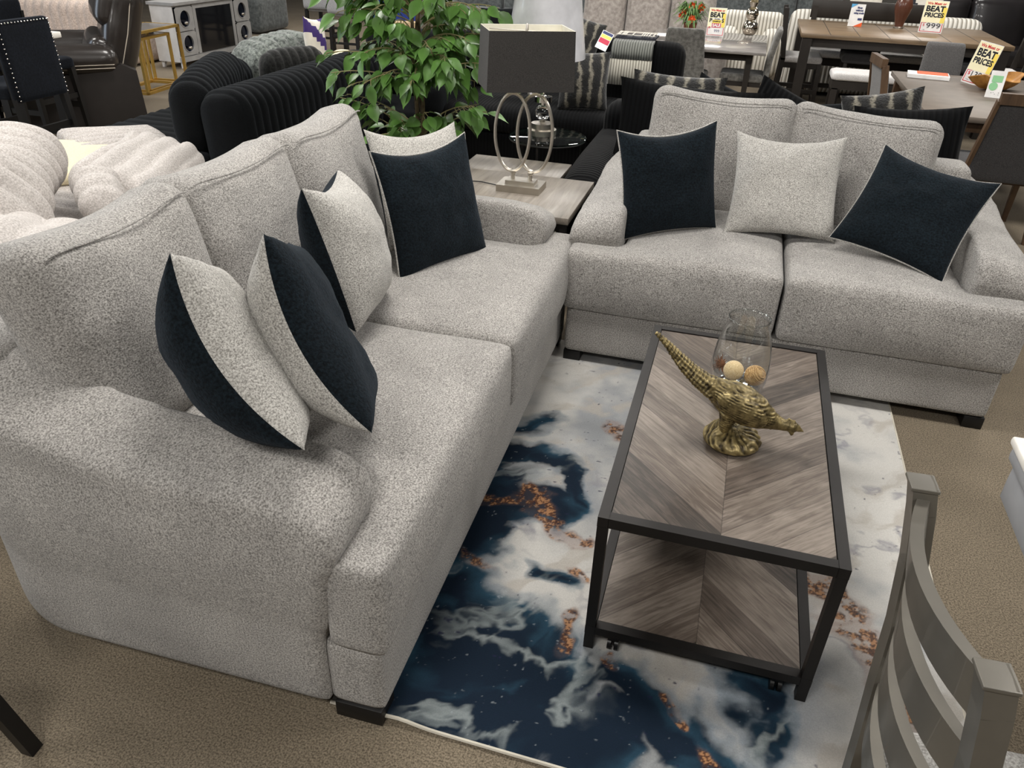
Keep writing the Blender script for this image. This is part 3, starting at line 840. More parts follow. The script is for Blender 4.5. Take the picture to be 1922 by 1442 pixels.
# ================================================================== showroom behind
M['white_plush'] = fabric('white_plush', rgb(166, 160, 155), rgb(212, 206, 202), scale=120, bump=.35, patch=.08, sheen=.15, dist=.006, detail=5)
M['pink_plush'] = fabric('blush_plush', rgb(186, 166, 152), rgb(226, 208, 196), scale=70, bump=.4, patch=.12, sheen=.4)
M['cream_knit'] = fabric('cream_fleece', rgb(214, 202, 168), rgb(236, 226, 196), scale=160, bump=.3, patch=.06)
M['black_plush'] = fabric('black_plush', rgb(3, 4, 5), rgb(9, 11, 13), scale=110, bump=.4, patch=.3, sheen=.05, sheen_tint=(.6, .7, .8, 1), dist=.006)
M['charcoal_plush'] = fabric('charcoal_plush', rgb(9, 9, 9), rgb(34, 35, 33), scale=60, bump=.4, patch=.3, sheen=.2)
M['greygreen_plush'] = fabric('grey_green_plush', rgb(58, 62, 60), rgb(128, 134, 128), scale=40, bump=.4, patch=.3, sheen=.3)
M['black_cord'] = corduroy('black_corduroy', rgb(2, 2, 3), rgb(7, 8, 10), .03, 'X', bump=.4, sheen=.03)
M['black_cord_y'] = corduroy('black_corduroy_y', rgb(2, 2, 3), rgb(7, 8, 10), .03, 'Y', bump=.3, sheen=.03)
M['white_cord'] = corduroy('white_corduroy', rgb(150, 144, 132), rgb(240, 236, 226), .05, 'X', sheen=.1)
M['fur'] = fur_stripe('striped_faux_fur')
M['leather'] = plain('dark_brown_leather', rgb(42, 37, 34), .30, spec=.6, coat=.25)
M['leather_side'] = plain('brown_leather_side', rgb(40, 36, 34), .5)
M['black_leather'] = plain('black_leather', rgb(34, 31, 32), .3, spec=.6, coat=.25)
M['stitch'] = plain('pale_stitching', rgb(190, 180, 165), .7)
M['velvet'] = fabric('navy_black_velvet', rgb(6, 8, 11), rgb(15, 18, 24), scale=60, bump=.15, patch=.3, sheen=.08, sheen_tint=(.5, .6, .8, 1))
M['gold'] = plain('satin_gold_metal', rgb(206, 170, 92), .35, .85)
M['tv_paint'] = plain('grey_cabinet_paint', rgb(152, 151, 150), .45)
M['tv_side'] = plain('pale_cabinet_side', rgb(204, 202, 200), .5)
M['mirror'] = plain('mirror_panel', rgb(70, 78, 100), .05, 1)
M['firebox'] = plain('firebox_glass', rgb(22, 23, 26), .08, spec=.6)
M['leaf'] = plain('ficus_leaf', rgb(82, 120, 54), .38, spec=.5, var=.25, vscale=5)
M['leaf'].node_tree.nodes['Principled BSDF'].inputs['Subsurface Weight'].default_value = 0
M['twig2'] = plain('ficus_twig', rgb(140, 132, 92), .7)
M['bark'] = plain('ficus_bark', rgb(98, 84, 62), .8, var=.25, vscale=30)
M['basket'] = plain('dark_wicker_pot', rgb(52, 40, 30), .8)
M['oak_grey'] = wood('grey_oak_laminate', rgb(112, 104, 95), rgb(156, 147, 136), (14, 1.2, 14), 2.2, .4)
M['shade_dark'] = fabric('charcoal_linen_shade', rgb(44, 42, 41), rgb(62, 60, 58), scale=300, bump=.2, patch=.04, sheen=.1)
M['shade_in'] = plain('shade_lining', rgb(226, 222, 206), .8)
M['shade_white'] = plain('white_pleated_shade', rgb(228, 228, 232), .25, spec=.6, coat=.6)
M['grey_velvet'] = fabric('taupe_grey_velvet', rgb(92, 90, 86), rgb(126, 124, 119), scale=30, bump=.1, patch=.1, sheen=.3)
M['grey_cloth'] = fabric('mid_grey_upholstery', rgb(84, 83, 83), rgb(120, 118, 117), scale=220, bump=.3, patch=.05)
M['charcoal_cloth'] = fabric('charcoal_upholstery', rgb(54, 53, 54), rgb(80, 78, 78), scale=220, bump=.3, patch=.05)
M['taupe_suede'] = fabric('taupe_grey_suede', rgb(142, 134, 128), rgb(176, 168, 161), scale=20, bump=.08, patch=.08)
M['slate_suede'] = fabric('slate_suede', rgb(66, 70, 70), rgb(96, 100, 100), scale=20, bump=.08, patch=.08)
M['marble'] = plain('glossy_grey_tabletop', rgb(150, 145, 141), .16, spec=.5, coat=.4)
M['taupe_top'] = plain('taupe_wood_tabletop', rgb(112, 102, 92), .5, spec=.4, coat=.0, var=.05)
M['brown_top'] = wood('brown_plank_top', rgb(104, 86, 66), rgb(142, 120, 94), (1.2, 14, 14), 2.2, .4)
M['dark_wood'] = plain('espresso_wood', rgb(42, 37, 33), .5)
M['walnut'] = wood('walnut', rgb(66, 48, 34), rgb(104, 80, 58), (8, 8, 1.2), 2.4, .45)
M['white_seat'] = fabric('white_bench_fabric', rgb(206, 202, 200), rgb(238, 235, 232), scale=120, bump=.2, patch=.05)
M['paper'] = plain('white_card', rgb(240, 238, 236), .6)
M['yellow'] = plain('yellow_print', rgb(248, 224, 104), .6, var=.02)
M['pale_yellow'] = plain('pale_yellow_print', rgb(250, 243, 205), .6, var=.02)
M['red'] = plain('red_print', rgb(206, 38, 48), .6, var=.02)
M['ink'] = plain('black_print', rgb(20, 22, 34), .6, var=.02)
M['pink'] = plain('magenta_print', rgb(196, 48, 78), .6, var=.02)
M['blue'] = plain('light_blue_print', rgb(96, 170, 216), .6, var=.02)
M['orange'] = plain('orange_print', rgb(236, 96, 40), .6, var=.02)
M['navyink'] = plain('navy_print', rgb(54, 62, 108), .6, var=.02)
M['green'] = plain('green_print', rgb(146, 204, 152), .6, var=.02)
M['grass'] = plain('grassy_leaf', rgb(84, 116, 58), .55, var=.2, vscale=20)
M['petal'] = plain('orange_petal', rgb(232, 92, 40), .6, var=.15, vscale=40)
M['terra'] = plain('terracotta', rgb(120, 66, 44), .7)
M['brown_vase'] = plain('brown_ceramic', rgb(88, 52, 38), .3, coat=.3)
M['teak'] = wood('root_wood', rgb(136, 88, 36), rgb(206, 150, 74), (5, 5, 5), 2.5, .5)
M['purple'] = plain('purple_print', rgb(64, 44, 112), .8)
M['ivory'] = plain('ivory_cloth', rgb(228, 222, 210), .9)
M['beige'] = plain('kraft_card', rgb(214, 188, 148), .8)
M['royal'] = plain('royal_blue_card', rgb(24, 52, 140), .6)
M['mercury'] = plain('mercury_glass', rgb(214, 204, 188), .12, 1)

# ------------------------------------------------------------------ end tables and lamps between sofa and loveseat
def end_table(label, x0, x1, y0, y1, h, grp):
    cx, cy = (x0+x1)/2, (y0+y1)/2
    t = thing('end_table', label, 'end table', (cx, cy, 0), 0, grp)
    w, d = x1-x0, y1-y0
    mb = MB(); mb.box((0, 0, h-.018), (w, d, .036), bev=.003); mb.obj('tabletop', M['oak_grey'], t)
    for sx in (-1, 1):
        for sy in (-1, 1):
            mb = MB(); mb.box((sx*(w/2-.03), sy*(d/2-.03), (h-.036)/2), (.035, .035, h-.036)); mb.obj('leg', M['black_metal'], t, smooth=False)
    mb = MB(); mb.box((0, 0, h-.06), (w-.05, d-.05, .045)); mb.box((0, 0, .14), (w-.05, d-.05, .03)); mb.obj('lower_frame', M['black_metal'], t, smooth=False)
end_table('grey oak end table with a metal frame under the twin-ring lamp', -1.55, -.745, 3.72, 4.41, .56, None)
end_table('lower grey oak table just behind the end table with the twin-ring lamp', -1.66, -1.0, 4.52, 4.98, .49, None)

def ring_lamp():
    t = thing('table_lamp', 'nickel lamp with two oval rings and a rectangular charcoal shade', 'lamp', (-1.105, 4.11, .56))
    mb = MB(); mb.box((0, 0, .019), (.245, .17, .038)); mb.box((0, 0, .047), (.165, .09, .018))
    for x in (-.05, .05): mb.lathe([(.012, .05), (.012, .085), (.016, .09), (.016, .10)], 14, c=(x, 0, 0))
    mb.obj('base', M['nickel'], t, ang=30)
    for x in (-.06, .06):
        mb = MB(); mb.tube([(x+.098*math.cos(a), .018 if x > 0 else -.0, .305+.205*math.sin(a)) for a in [2*PI*i/48 for i in range(48)]], .0095, 8, closed=True); mb.obj('ring', M['nickel'], t)
    for x in (-.06, .06):
        mb = MB(); mb.box((x, .01, .523), (.085, .05, .024), bev=.004); mb.obj('crystal_block', M['crystal'], t)
    mb = MB(); mb.tube([(0, 0, .53), (0, 0, .80)], .005, 8); mb.tube([(-.2, 0, .815), (.2, 0, .815)], .003, 6); mb.lathe([(.008, .80), (.008, .845), (.004, .85)], 12); mb.box((0, .01, .538), (.2, .02, .008))
    mb.obj('stem', M['nickel'], t)
    # shade: four slightly sloping panels with a pale lining
    def loop(w, d, z): return [(-w/2, -d/2, z), (w/2, -d/2, z), (w/2, d/2, z), (-w/2, d/2, z)]
    mb = MB(); lo = loop(.455, .30, .545); hi = loop(.435, .285, .83); lo2 = loop(.447, .292, .546); hi2 = loop(.427, .277, .829)
    q = [(i, (i+1) % 4, 4+(i+1) % 4, 4+i) for i in range(4)]
    mb.raw(lo+hi, q, 0); mb.raw(lo2+hi2, [f[::-1] for f in q], 1)
    mb.raw(hi+hi2, q, 1); mb.raw(lo+lo2, q, 0)
    o = mb.obj('lamp_shade', [M['shade_dark'], M['shade_in']], t, smooth=False, fix=False); o.rotation_euler = (0, 0, math.radians(27))
    mb = MB(); mb.tube([(-.12, 0, .006), (-.25, .04, .005), (-.36, .02, .005), (-.46, .10, .005)], .003, 6); mb.obj('cord', M['black_plastic'], t)
ring_lamp()

def glass_table():
    t = thing('side_table', 'round glass-topped side table holding the white-shaded lamp', 'side table', (-1.25, 5.30, 0))
    mb = MB(); mb.lathe([(.255, .568), (.27, .572), (.27, .578), (.255, .582)], 48); mb.obj('glass_top', M['tint_glass'], t)
    mb = MB()
    for r, z in ((.262, .562), (.24, .2)): mb.tube([(r*math.cos(2*PI*k/40), r*math.sin(2*PI*k/40), z) for k in range(40)], .006, 6, closed=True)
    mb.obj('rim', M['black_metal'], t)
    for k in range(3):
        a = 2*PI*k/3+.5; mb = MB(); mb.tube([(.25*math.cos(a), .25*math.sin(a), 0), (.25*math.cos(a), .25*math.sin(a), .56)], .009, 8); mb.obj('leg', M['black_metal'], t)
    mb = MB(); mb.lathe([(.235, .20), (.24, .204), (.235, .208)], 40); mb.obj('shelf', M['tint_glass'], t)
glass_table()
def white_lamp():
    t = thing('table_lamp', 'chrome and crystal lamp with a wrapped white pleated shade on the glass table', 'lamp', (-1.30, 5.33, .582))
    mb = MB(); mb.lathe([(.10, 0), (.10, .035), (.075, .04), (.075, .075), (.02, .08), (.02, .10)], 32); mb.obj('base', M['nickel'], t, ang=25)
    mb = MB(); mb.ball((0, 0, .145), .052, 14); mb.obj('crystal_ball', M['crystal'], t)
    mb = MB(); mb.lathe([(.022, .195), (.022, .21), (.06, .215), (.06, .25), (.02, .255), (.012, .26), (.012, .56)], 24); mb.obj('stem', M['chrome'], t, ang=25)
    mb = MB(); n = 96; vs = []; fs = []
    prof = [(.262, .50), (.262, .505), (.255, .56), (.235, .70), (.218, .82), (.212, .87)]
    for r, z in prof:
        for k in range(n): rr = r+(.0025 if k % 2 else 0); vs.append((rr*math.cos(2*PI*k/n), rr*math.sin(2*PI*k/n), z))
    fs = [(i*n+k, i*n+(k+1) % n, (i+1)*n+(k+1) % n, (i+1)*n+k) for i in range(len(prof)-1) for k in range(n)]
    mb.raw(vs, fs); mb.obj('lamp_shade', M['shade_white'], t, fix=True, ang=60)
white_lamp()

# ------------------------------------------------------------------ ficus
def ficus():
    rnd = random.Random(11)
    t = thing('ficus_tree', 'artificial ficus tree with glossy green leaves behind the far end of the sofa', 'plant', (-2.03, 4.9, 0))
    mb = MB(); mb.lathe([(.13, 0), (.16, .05), (.185, .26), (.19, .28), (.17, .285), (.165, .27), (.001, .26)], 28, cap=False); mb.obj('pot', M['basket'], t)
    mb = MB()
    for k in range(3):
        a0 = 2*PI*k/3
        mb.tube([(.024*math.cos(a0+z*3.2)+.01*math.sin(z*5), .024*math.sin(a0+z*3.2), .26+z) for z in [i*.09 for i in range(18)]], [.018-.0006*i for i in range(18)], 8)
    mb.obj('trunk', M['bark'], t)
    tw = MB(); lf = MB()
    def leaf(p, d, up, s):
        d = d.normalized(); x = d.cross(up)
        if x.length < .1: x = d.cross(Vector((1, 0, 0)))
        x.normalize(); n = x.cross(d).normalized()
        L = s; W = s*.30
        prof = [(0, .02), (.12, .55), (.30, .95), (.48, 1.0), (.66, .78), (.82, .40), (.92, .14), (1.06, 0)]
        mid = []; lft = []; rgt = []
        for a, w in prof:
            droop = -n*(a*a*s*.22)
            c = p+d*(a*L)+droop
            mid.append(c-n*.0*s); lft.append(c+x*W*w+n*W*w*.28); rgt.append(c-x*W*w+n*W*w*.28)
        vs = mid+lft+rgt; m = len(prof); fs = []
        for i in range(m-1):
            fs.append((i, i+1, m+i+1, m+i)); fs.append((i+1, i, 2*m+i, 2*m+i+1))
        lf.raw(vs, fs)
    def spray(base, tip, nl, s):
        base = Vector(base); tip = Vector(tip); mid = (base+tip)/2+Vector((0, 0, .07+.05*rnd.random()))
        pts = [base*(1-u)**2+mid*2*u*(1-u)+tip*u*u for u in [i/8 for i in range(9)]]
        tw.tube(pts, [.0055-.0004*i for i in range(9)], 5)
        for i in range(nl):
            u = .28+.72*(i+rnd.random()*.6)/nl; u = min(u, 1)
            c = base*(1-u)**2+mid*2*u*(1-u)+tip*u*u
            dirv = (tip-base).normalized()
            side = Vector((rnd.gauss(0, 1), rnd.gauss(0, 1), rnd.gauss(-.5, .5)))
            d = dirv*.7+side*.55+Vector((0, 0, -.45))
            st = c+d.normalized()*.035
            tw.tube([c, st], .0022, 4)
            leaf(st, d, Vector((rnd.gauss(0, .35), rnd.gauss(-.35, .35), 1)), s*(.75+.5*rnd.random()))
    # lower sprays, listed as offsets from the trunk
    low = [((-.55, -.05, .80), 11), ((-.42, -.2, .86), 9), ((-.30, .1, .74), 9), ((-.18, -.12, .66), 9), ((.42, -.12, .84), 11), ((.30, -.2, .70), 11), ((.18, -.12, .62), 10), ((.36, .15, .80), 8), ((-.1, .2, .7), 6), ((.1, -.15, .78), 7), ((-.05, -.22, .74), 7), ((.45, .05, .78), 8), ((-.45, .05, .70), 8), ((-.25, -.2, .60), 7), ((.22, -.05, .56), 7)]
    for (x, y, z), n in low: spray((.0, 0, max(.5, z-.22)), (x, y, z), n, .115)
    # crown
    for k in range(70):
        a = rnd.random()*2*PI; r = .22+.36*math.sqrt(rnd.random()); z = 1.0+.95*rnd.random()
        env = 1.0 if z < 1.6 else (2.1-z)/.5
        x, y = r*env*math.cos(a), r*env*math.sin(a)*.85
        spray((x*.08, y*.08, z-.12), (x, y, z+rnd.uniform(-.12, .05)), 10, .118)
    for (x, y, z), n in [((-.60, -.1, 1.08), 10), ((-.52, -.2, .98), 10), ((-.38, -.25, .92), 10), ((-.50, -.1, 1.28), 10), ((.40, -.15, 1.22), 10), ((.34, -.25, 1.05), 10), ((.44, 0, 1.33), 8), ((.1, -.3, 1.02), 10), ((-.12, -.3, 1.0), 10), ((.22, -.3, 1.15), 10), ((-.25, -.3, 1.12), 10)]:
        spray((x*.1, y*.1, z-.05), (x, y, z), n, .11)
    tw.obj('branches', M['twig2'], t); lf.obj('foliage', M['leaf'], t, fix=False)
    for o in t.children:
        if o.name.startswith('foliage'): o.data.polygons.foreach_set('use_smooth', [True]*len(o.data.polygons))
ficus()

# ------------------------------------------------------------------ white plush chaise behind the sofa, heaped with throws
def rib_heap(name, label, cat, mat, d, loc, rot, pitch=.11, depth=.03, axis=1, r=None, group=None, slump=.0, n=(18, 22, 10), bulge=(0, 0, .03)):
    def fn(p, q):
        p = p.copy()
        k = noise.noise(Vector((p.x*2.1+loc[0], p.y*2.1+loc[1], p.z*2)))
        p.z += slump*k; p.x += slump*.6*noise.noise(Vector((p.y*2.5, loc[0], p.z*3)))
        return p
    o = soft_box(name, d, r or min(d)*.48, mat, None, loc, rot, n, bulge, rib=(axis, pitch, depth) if depth else None, lump=.01, seed=loc[0], fn=fn)
    return tag(o, label, cat, group)

def chaise():
    t = thing('plush_chaise', 'wide white channel-tufted plush chaise behind the sofa, heaped with throws', 'chaise', (-3.2, 3.0, 0))
    soft_box('base', (2.1, 2.86, .26), .05, M['white_plush'], t, (0, -.06, .17))
    soft_box('seat', (2.12, 2.90, .18), .08, M['white_plush'], t, (0, -.06, .34), n=(20, 20, 8), rib=(1, .12, .02))
    for sx in (-1, 1):
        for sy in (-1, 1): mb = MB(); mb.box((sx*.95, sy*1.4, .02), (.08, .08, .04)); mb.obj('leg', M['black_wood'], t, smooth=False)
chaise()
GT = 'throws and cushions heaped on the white chaise'
rib_heap('plush_throw', 'bunched white ribbed plush throw rising in a peak beside the sofa back', 'throw', M['white_plush'], (.80, 1.10, .40), (-3.55, 2.85, .60), (.12, -.26, .62), .13, .045, 1, slump=.12, group=GT)
rib_heap('plush_throw', 'white plush throw folded over in fat rolls next to the sofa middle', 'throw', M['white_plush'], (.50, .90, .28), (-3.18, 3.58, .55), (.0, .12, .35), .115, .04, 0, slump=.07, group=GT)
rib_heap('plush_throw', 'white ribbed plush throw lying flat at the far end of the chaise', 'throw', M['white_plush'], (.62, .95, .09), (-3.82, 4.22, .47), (.08, .05, 1.0), .085, .022, 1, slump=.03, group=GT)
rib_heap('fleece_blanket', 'smooth cream fleece blanket folded between the white throws', 'blanket', M['cream_knit'], (.52, .62, .07), (-3.90, 3.82, .48), (.06, .04, .5), .1, 0, 1, slump=.03, group=GT)
rib_heap('fur_throw', 'shaggy white fur throw lying nearest the sofa back cushion', 'throw', M['white_plush'], (.60, 1.0, .26), (-2.78, 2.30, .54), (.05, .1, .55), .16, .03, 0, slump=.10, group=GT)
rib_heap('plush_cushion', 'small white plush cushion tucked between the rolled throws', 'cushion', M['white_plush'], (.24, .34, .18), (-3.02, 3.08, .60), (.3, .2, .9), .11, .02, 1, slump=.02, group=GT)

# ------------------------------------------------------------------ black channel-tufted sofa beyond the chaise
def black_plush_sofa():
    t = thing('plush_sofa', 'black channel-tufted plush sofa with its back towards the grey sofa', 'sofa', (-3.55, 5.1, 0))
    soft_box('backrest', (.36, 2.15, .66), .15, M['black_plush'], t, (.43, .22, .56), rot=(0, -.06, 0), n=(12, 40, 14), rib=(1, .085, .016))
    soft_box('base', (1.35, 2.45, .30), .05, M['black_plush'], t, (-.10, 0, .17))
    soft_box('seat', (1.2, 2.42, .20), .08, M['black_plush'], t, (-.30, 0, .39), n=(16, 30, 8), rib=(1, .12, .02))
black_plush_sofa()
rib_heap('plush_cushion', 'long black ribbed plush cushion standing on the black sofa at its near end', 'cushion', M['black_plush'], (.30, 1.35, .46), (-3.62, 4.90, .70), (0, 0, .42), .10, .022, 1, r=.14)
rib_heap('plush_cushion', 'charcoal ribbed plush cushion standing in front of the patterned throw pile', 'cushion', M['charcoal_plush'], (.22, .62, .42), (-3.62, 6.02, .67), (0, .1, -.35), .08, .014, 1, r=.10)
rib_heap('plush_throw', 'grey-green ribbed plush throw folded in a mound behind the charcoal cushion', 'throw', M['greygreen_plush'], (.5, .75, .34), (-4.0, 6.40, .74), (.1, .1, -.3), .1, .025, 1, slump=.03)
rib_heap('fleece_blanket', 'white folded blanket under the grey-green throw', 'blanket', M['ivory'], (.62, .74, .14), (-4.08, 6.30, .50), (0, 0, -.3), .1, 0, 1, slump=.02)
rib_heap('plush_cushion', 'rounded black cushion lump just behind the ribbed black cushion', 'cushion', M['black_plush'], (.28, .42, .36), (-4.02, 5.75, .62), (0, 0, .3), .1, .02, 1, r=.12)
def geo_pillow():
    mb = pillow_mb(.46, .46, .12, n=16, pinch=.10, seed=9)
    mb.m = []
    for f in mb.f:
        c = sum((mb.v[i] for i in f), Vector())/len(f); s_ = c.y*.9+c.x*.5
        mb.m.append(1 if (s_*9) % 2 < .8 else 0)
    o = mb.obj('throw_pillow', [M['ivory'], M['purple']], ang=80); o.location = (-3.62, 6.45, .86); o.rotation_euler = (1.50, .12, 1.72)
    tag(o, 'ivory pillow with purple stripes standing on edge behind the black plush sofa back', 'pillow')
geo_pillow()
rib_heap('plush_throw', 'crumpled ivory and grey patterned throw beside the purple striped pillow', 'throw', M['cream_knit'], (.40, .40, .18), (-3.22, 6.30, .72), (0, 0, .4), .1, 0, 1, slump=.06)

# ------------------------------------------------------------------ bar stools with nailheads, white table
def nail_stool(label, x, y, rz, group):
    t = thing('bar_stool', label, 'stool', (x, y, 0), rz, group)
    soft_box('backrest', (.07, .50, .56), .03, M['velvet'], t, (.02, 0, .84), rot=(0, -.04, 0), n=(6, 14, 14))
    mb = MB()
    for k in range(17):
        z = .58+.52*k/16; dx = .055-.04*(.84-z)*-1
        for y_ in (-.23, .23): mb.ball((.056+(z-.84)*-.04, y_, z), .006, 5)
    for k in range(16): mb.ball((.045, -.22+.44*k/15, 1.10), .006, 5)
    mb.obj('nailhead_trim', M['chrome'], t)
    soft_box('seat', (.46, .48, .10), .04, M['velvet'], t, (-.24, 0, .62))
    for a, b in ((.02, .22), (.02, -.22), (-.42, .22), (-.42, -.22)):
        mb = MB(); mb.beam((a, b, .62), (a+(.05 if a > 0 else -.03), b*1.08, 0), .05, .05, w2=.035, h2=.035)
        if a > 0: mb.beam((a-.03, b*1.04, 1.02), (a, b*1.04, .6), .045, .03)
        mb.obj('leg', M['black_wood'], t, smooth=False)
    mb = MB()
    for b in (-.22, .22): mb.beam((.04, b, .25), (-.43, b, .25), .03, .045)
    for a in (.03, -.43): mb.beam((a, -.22, .34), (a, .22, .34), .03, .045)
    mb.obj('footrest', M['black_wood'], t, smooth=False)
nail_stool('dark velvet bar stool with nailhead trim seen from behind, left of the recliner', -5.22, 4.96, 0, 'velvet bar stools')
nail_stool('dark velvet bar stool with nailhead trim across the white counter table', -6.35, 5.85, PI, 'velvet bar stools')
def counter_white():
    t = thing('counter_table', 'white-topped counter table between the velvet bar stools', 'table', (-6.0, 5.0, 0))
    mb = MB(); mb.box((0, 0, .90), (.75, 1.5, .05), bev=.01); mb.obj('tabletop', M['white_top'], t)
    for sx in (-1, 1):
        for sy in (-1, 1): mb = MB(); mb.box((sx*.3, sy*.65, .44), (.08, .08, .88)); mb.obj('leg', M['black_wood'], t, smooth=False)
counter_white()

# ------------------------------------------------------------------ leather recliner
def recliner():
    t = thing('recliner', 'dark brown leather recliner with white stitching facing left', 'recliner', (-6.42, 6.62, 0), math.radians(44))
    L = M['leather']
    for s in (-1, 1):
        mb = MB(); mb.prism([(-.60, .02), (-.60, .46), (.18, .50), (.40, .56), (.52, .50), (.54, .02)], s*.52-.11, s*.52+.11, 'y')
        o = mb.obj('arm_panel', M['leather_side'], t, smooth=False)
        mb = MB(); mb.tube([(-.18, s*.632, .04), (-.20, s*.632, .5)], .004, 4); mb.tube([(-.16, s*.632, .04), (-.18, s*.632, .5)], .004, 4); mb.obj('stitching', M['stitch'], o)
        a = soft_box('arm_pad', (1.02, .30, .24), .11, L, t, (-.12, s*.52, .60), n=(24, 10, 8), bulge=(0, 0, .02))
        mb = MB(); mb.tube([(-.62+.0, s*.155*1, 0)]*2, .001, 3) if 0 else None
        mb = MB()
        for dx in (-.02, .02): mb.tube([(dx, -.15, -.04), (dx, -.12, .085), (dx, 0, .117), (dx, .12, .085), (dx, .15, -.04)], .004, 4)
        for z in (-.03, -.06): mb.tube([(-.46, -.153, z), (.46, -.153, z)], .0035, 4)
        mb.obj('stitching', M['stitch'], a)
    soft_box('seat', (.85, .80, .22), .08, L, t, (-.15, 0, .42))
    mb = MB(); mb.span((-.5, -.42, .04), (.5, .42, .34), bev=.03); mb.obj('base', M['leather_side'], t)
    b = soft_box('backrest', (.30, .98, .80), .12, L, t, (.48, 0, .82), rot=(0, .30, 0), n=(12, 16, 20), bulge=(.03, 0, .02), lump=.02)
    mb = MB(); mb.tube([(.02, -.492, -.36), (.04, -.494, 0), (.03, -.485, .36)], .0045, 4); mb.obj('stitching', M['stitch'], b)
    soft_box('lumbar_pillow', (.20, .92, .30), .09, L, t, (.25, 0, .64), rot=(0, .30, 0), bulge=(.03, 0, 0))
    soft_box('head_pillow', (.20, .92, .34), .09, L, t, (.40, 0, 1.02), rot=(0, .30, 0), bulge=(.04, 0, 0))
    mb = MB(); mb.span((-.55, -.6, 0), (.5, .6, .03)); mb.obj('plinth', M['black_wood'], t, smooth=False)
recliner()

def gold_table(label, x, y, w, d, h, grp):
    t = thing('nesting_table', label, 'side table', (x, y, 0), math.radians(6), grp)
    b = .028
    mb = MB()
    for sx in (-1, 1):
        for sy in (-1, 1): mb.box((sx*(w/2-b/2), sy*(d/2-b/2), h/2), (b, b, h))
    for z in (b/2, h-b/2):
        for s in (-1, 1):
            mb.box((s*(w/2-b/2), 0, z), (b, d, b)); mb.box((0, s*(d/2-b/2), z), (w, b, b))
    mb.obj('frame', M['gold'], t, smooth=False)
    mb = MB(); mb.box((0, 0, h-.006), (w-2*b, d-2*b, .008)); mb.obj('tabletop', M['marble'], t, smooth=False)
gold_table('larger gold-framed nesting table beside the leather recliner', -6.78, 8.10, .45, .86, .66, 'gold nesting tables')
gold_table('smaller gold-framed table nested under the larger one', -6.80, 8.10, .36, .60, .58, 'gold nesting tables')

def tv_stand():
    t = thing('fireplace_console', 'grey media console with a firebox and round-cut mirrored doors', 'cabinet', (-7.40, 10.15, 0))
    # local x towards the viewer: front at +.19
    mb = MB(); mb.span((-.19, -.85, .08), (.15, .85, .76)); mb.obj('carcass', M['tv_side'], t, smooth=False)
    mb = MB(); mb.span((-.21, -.88, .76), (.21, .88, .80), bev=.006); mb.span((.15, -.86, .08), (.19, .86, .14)); mb.obj('top', M['tv_paint'], t, smooth=False)
    def door(y0, y1, z0, z1):
        cy, cz = (y0+y1)/2, (z0+z1)/2; r = min(y1-y0, z1-z0)*.36; n = 32
        mb = MB(); out = []
        for k in range(n):
            a = 2*PI*k/n; ca, sa = math.cos(a), math.sin(a); m = max(abs(ca)/((y1-y0)/2), abs(sa)/((z1-z0)/2)); out.append((cy+ca/m, cz+sa/m))
        inn = [(cy+r*math.cos(2*PI*k/n), cz+r*math.sin(2*PI*k/n)) for k in range(n)]
        vs = [(.175, a, b) for a, b in out]+[(.175, a, b) for a, b in inn]+[(.155, a, b) for a, b in inn]
        fs = [(k, (k+1) % n, n+(k+1) % n, n+k) for k in range(n)]+[(n+k, n+(k+1) % n, 2*n+(k+1) % n, 2*n+k) for k in range(n)]
        mb.raw(vs, fs); mb.tube([(.178, a, b) for a, b in inn], .007, 5, closed=True)
        for s1 in (-1, 1):
            for s2 in (-1, 1): pass
        o = mb.obj('door', M['tv_paint'], t, smooth=False)
        mb = MB(); mb.raw([(.153, y0, z0), (.153, y1, z0), (.153, y1, z1), (.153, y0, z1)], [(0, 1, 2, 3)]); mb.obj('mirror_panel', M['mirror'], o, smooth=False)
        mb = MB(); mb.ball((.19, cy, cz-.05), .02, 8, sc=(1, 1.8, 1)); mb.obj('knob', M['nickel'], o)
    for y0, y1 in ((-.84, -.47), (.47, .84)):
        for z0, z1 in ((.15, .44), (.45, .74)): door(y0, y1, z0, z1)
    mb = MB(); mb.span((.15, -.46, .15), (.172, -.40, .75)); mb.span((.15, .40, .15), (.172, .46, .75)); mb.span((.15, -.40, .70), (.172, .40, .75)); mb.obj('firebox_surround', M['tv_paint'], t, smooth=False)
    mb = MB(); mb.span((.10, -.40, .15), (.165, .40, .70)); mb.obj('firebox', M['firebox'], t, smooth=False)
    for sx in (-1, 1):
        for sy in (-1, 1): mb = MB(); mb.beam((sx*.15, sy*.8, .08), (sx*.15, sy*.82, 0), .05, .05, w2=.03, h2=.03); mb.obj('leg', M['tv_side'], t, smooth=False)
tv_stand()

def blush_sofa():
    t = thing('plush_sofa', 'blush white ribbed plush sofa behind the leather recliner', 'sofa', (-8.8, 9.3, 0))
    soft_box('backrest', (1.9, .45, .80), .16, M['pink_plush'], t, (0, -.3, .42), n=(40, 8, 12), rib=(0, .13, .03))
    soft_box('seat', (1.9, .9, .42), .1, M['pink_plush'], t, (0, .25, .22), n=(20, 8, 8))
blush_sofa()

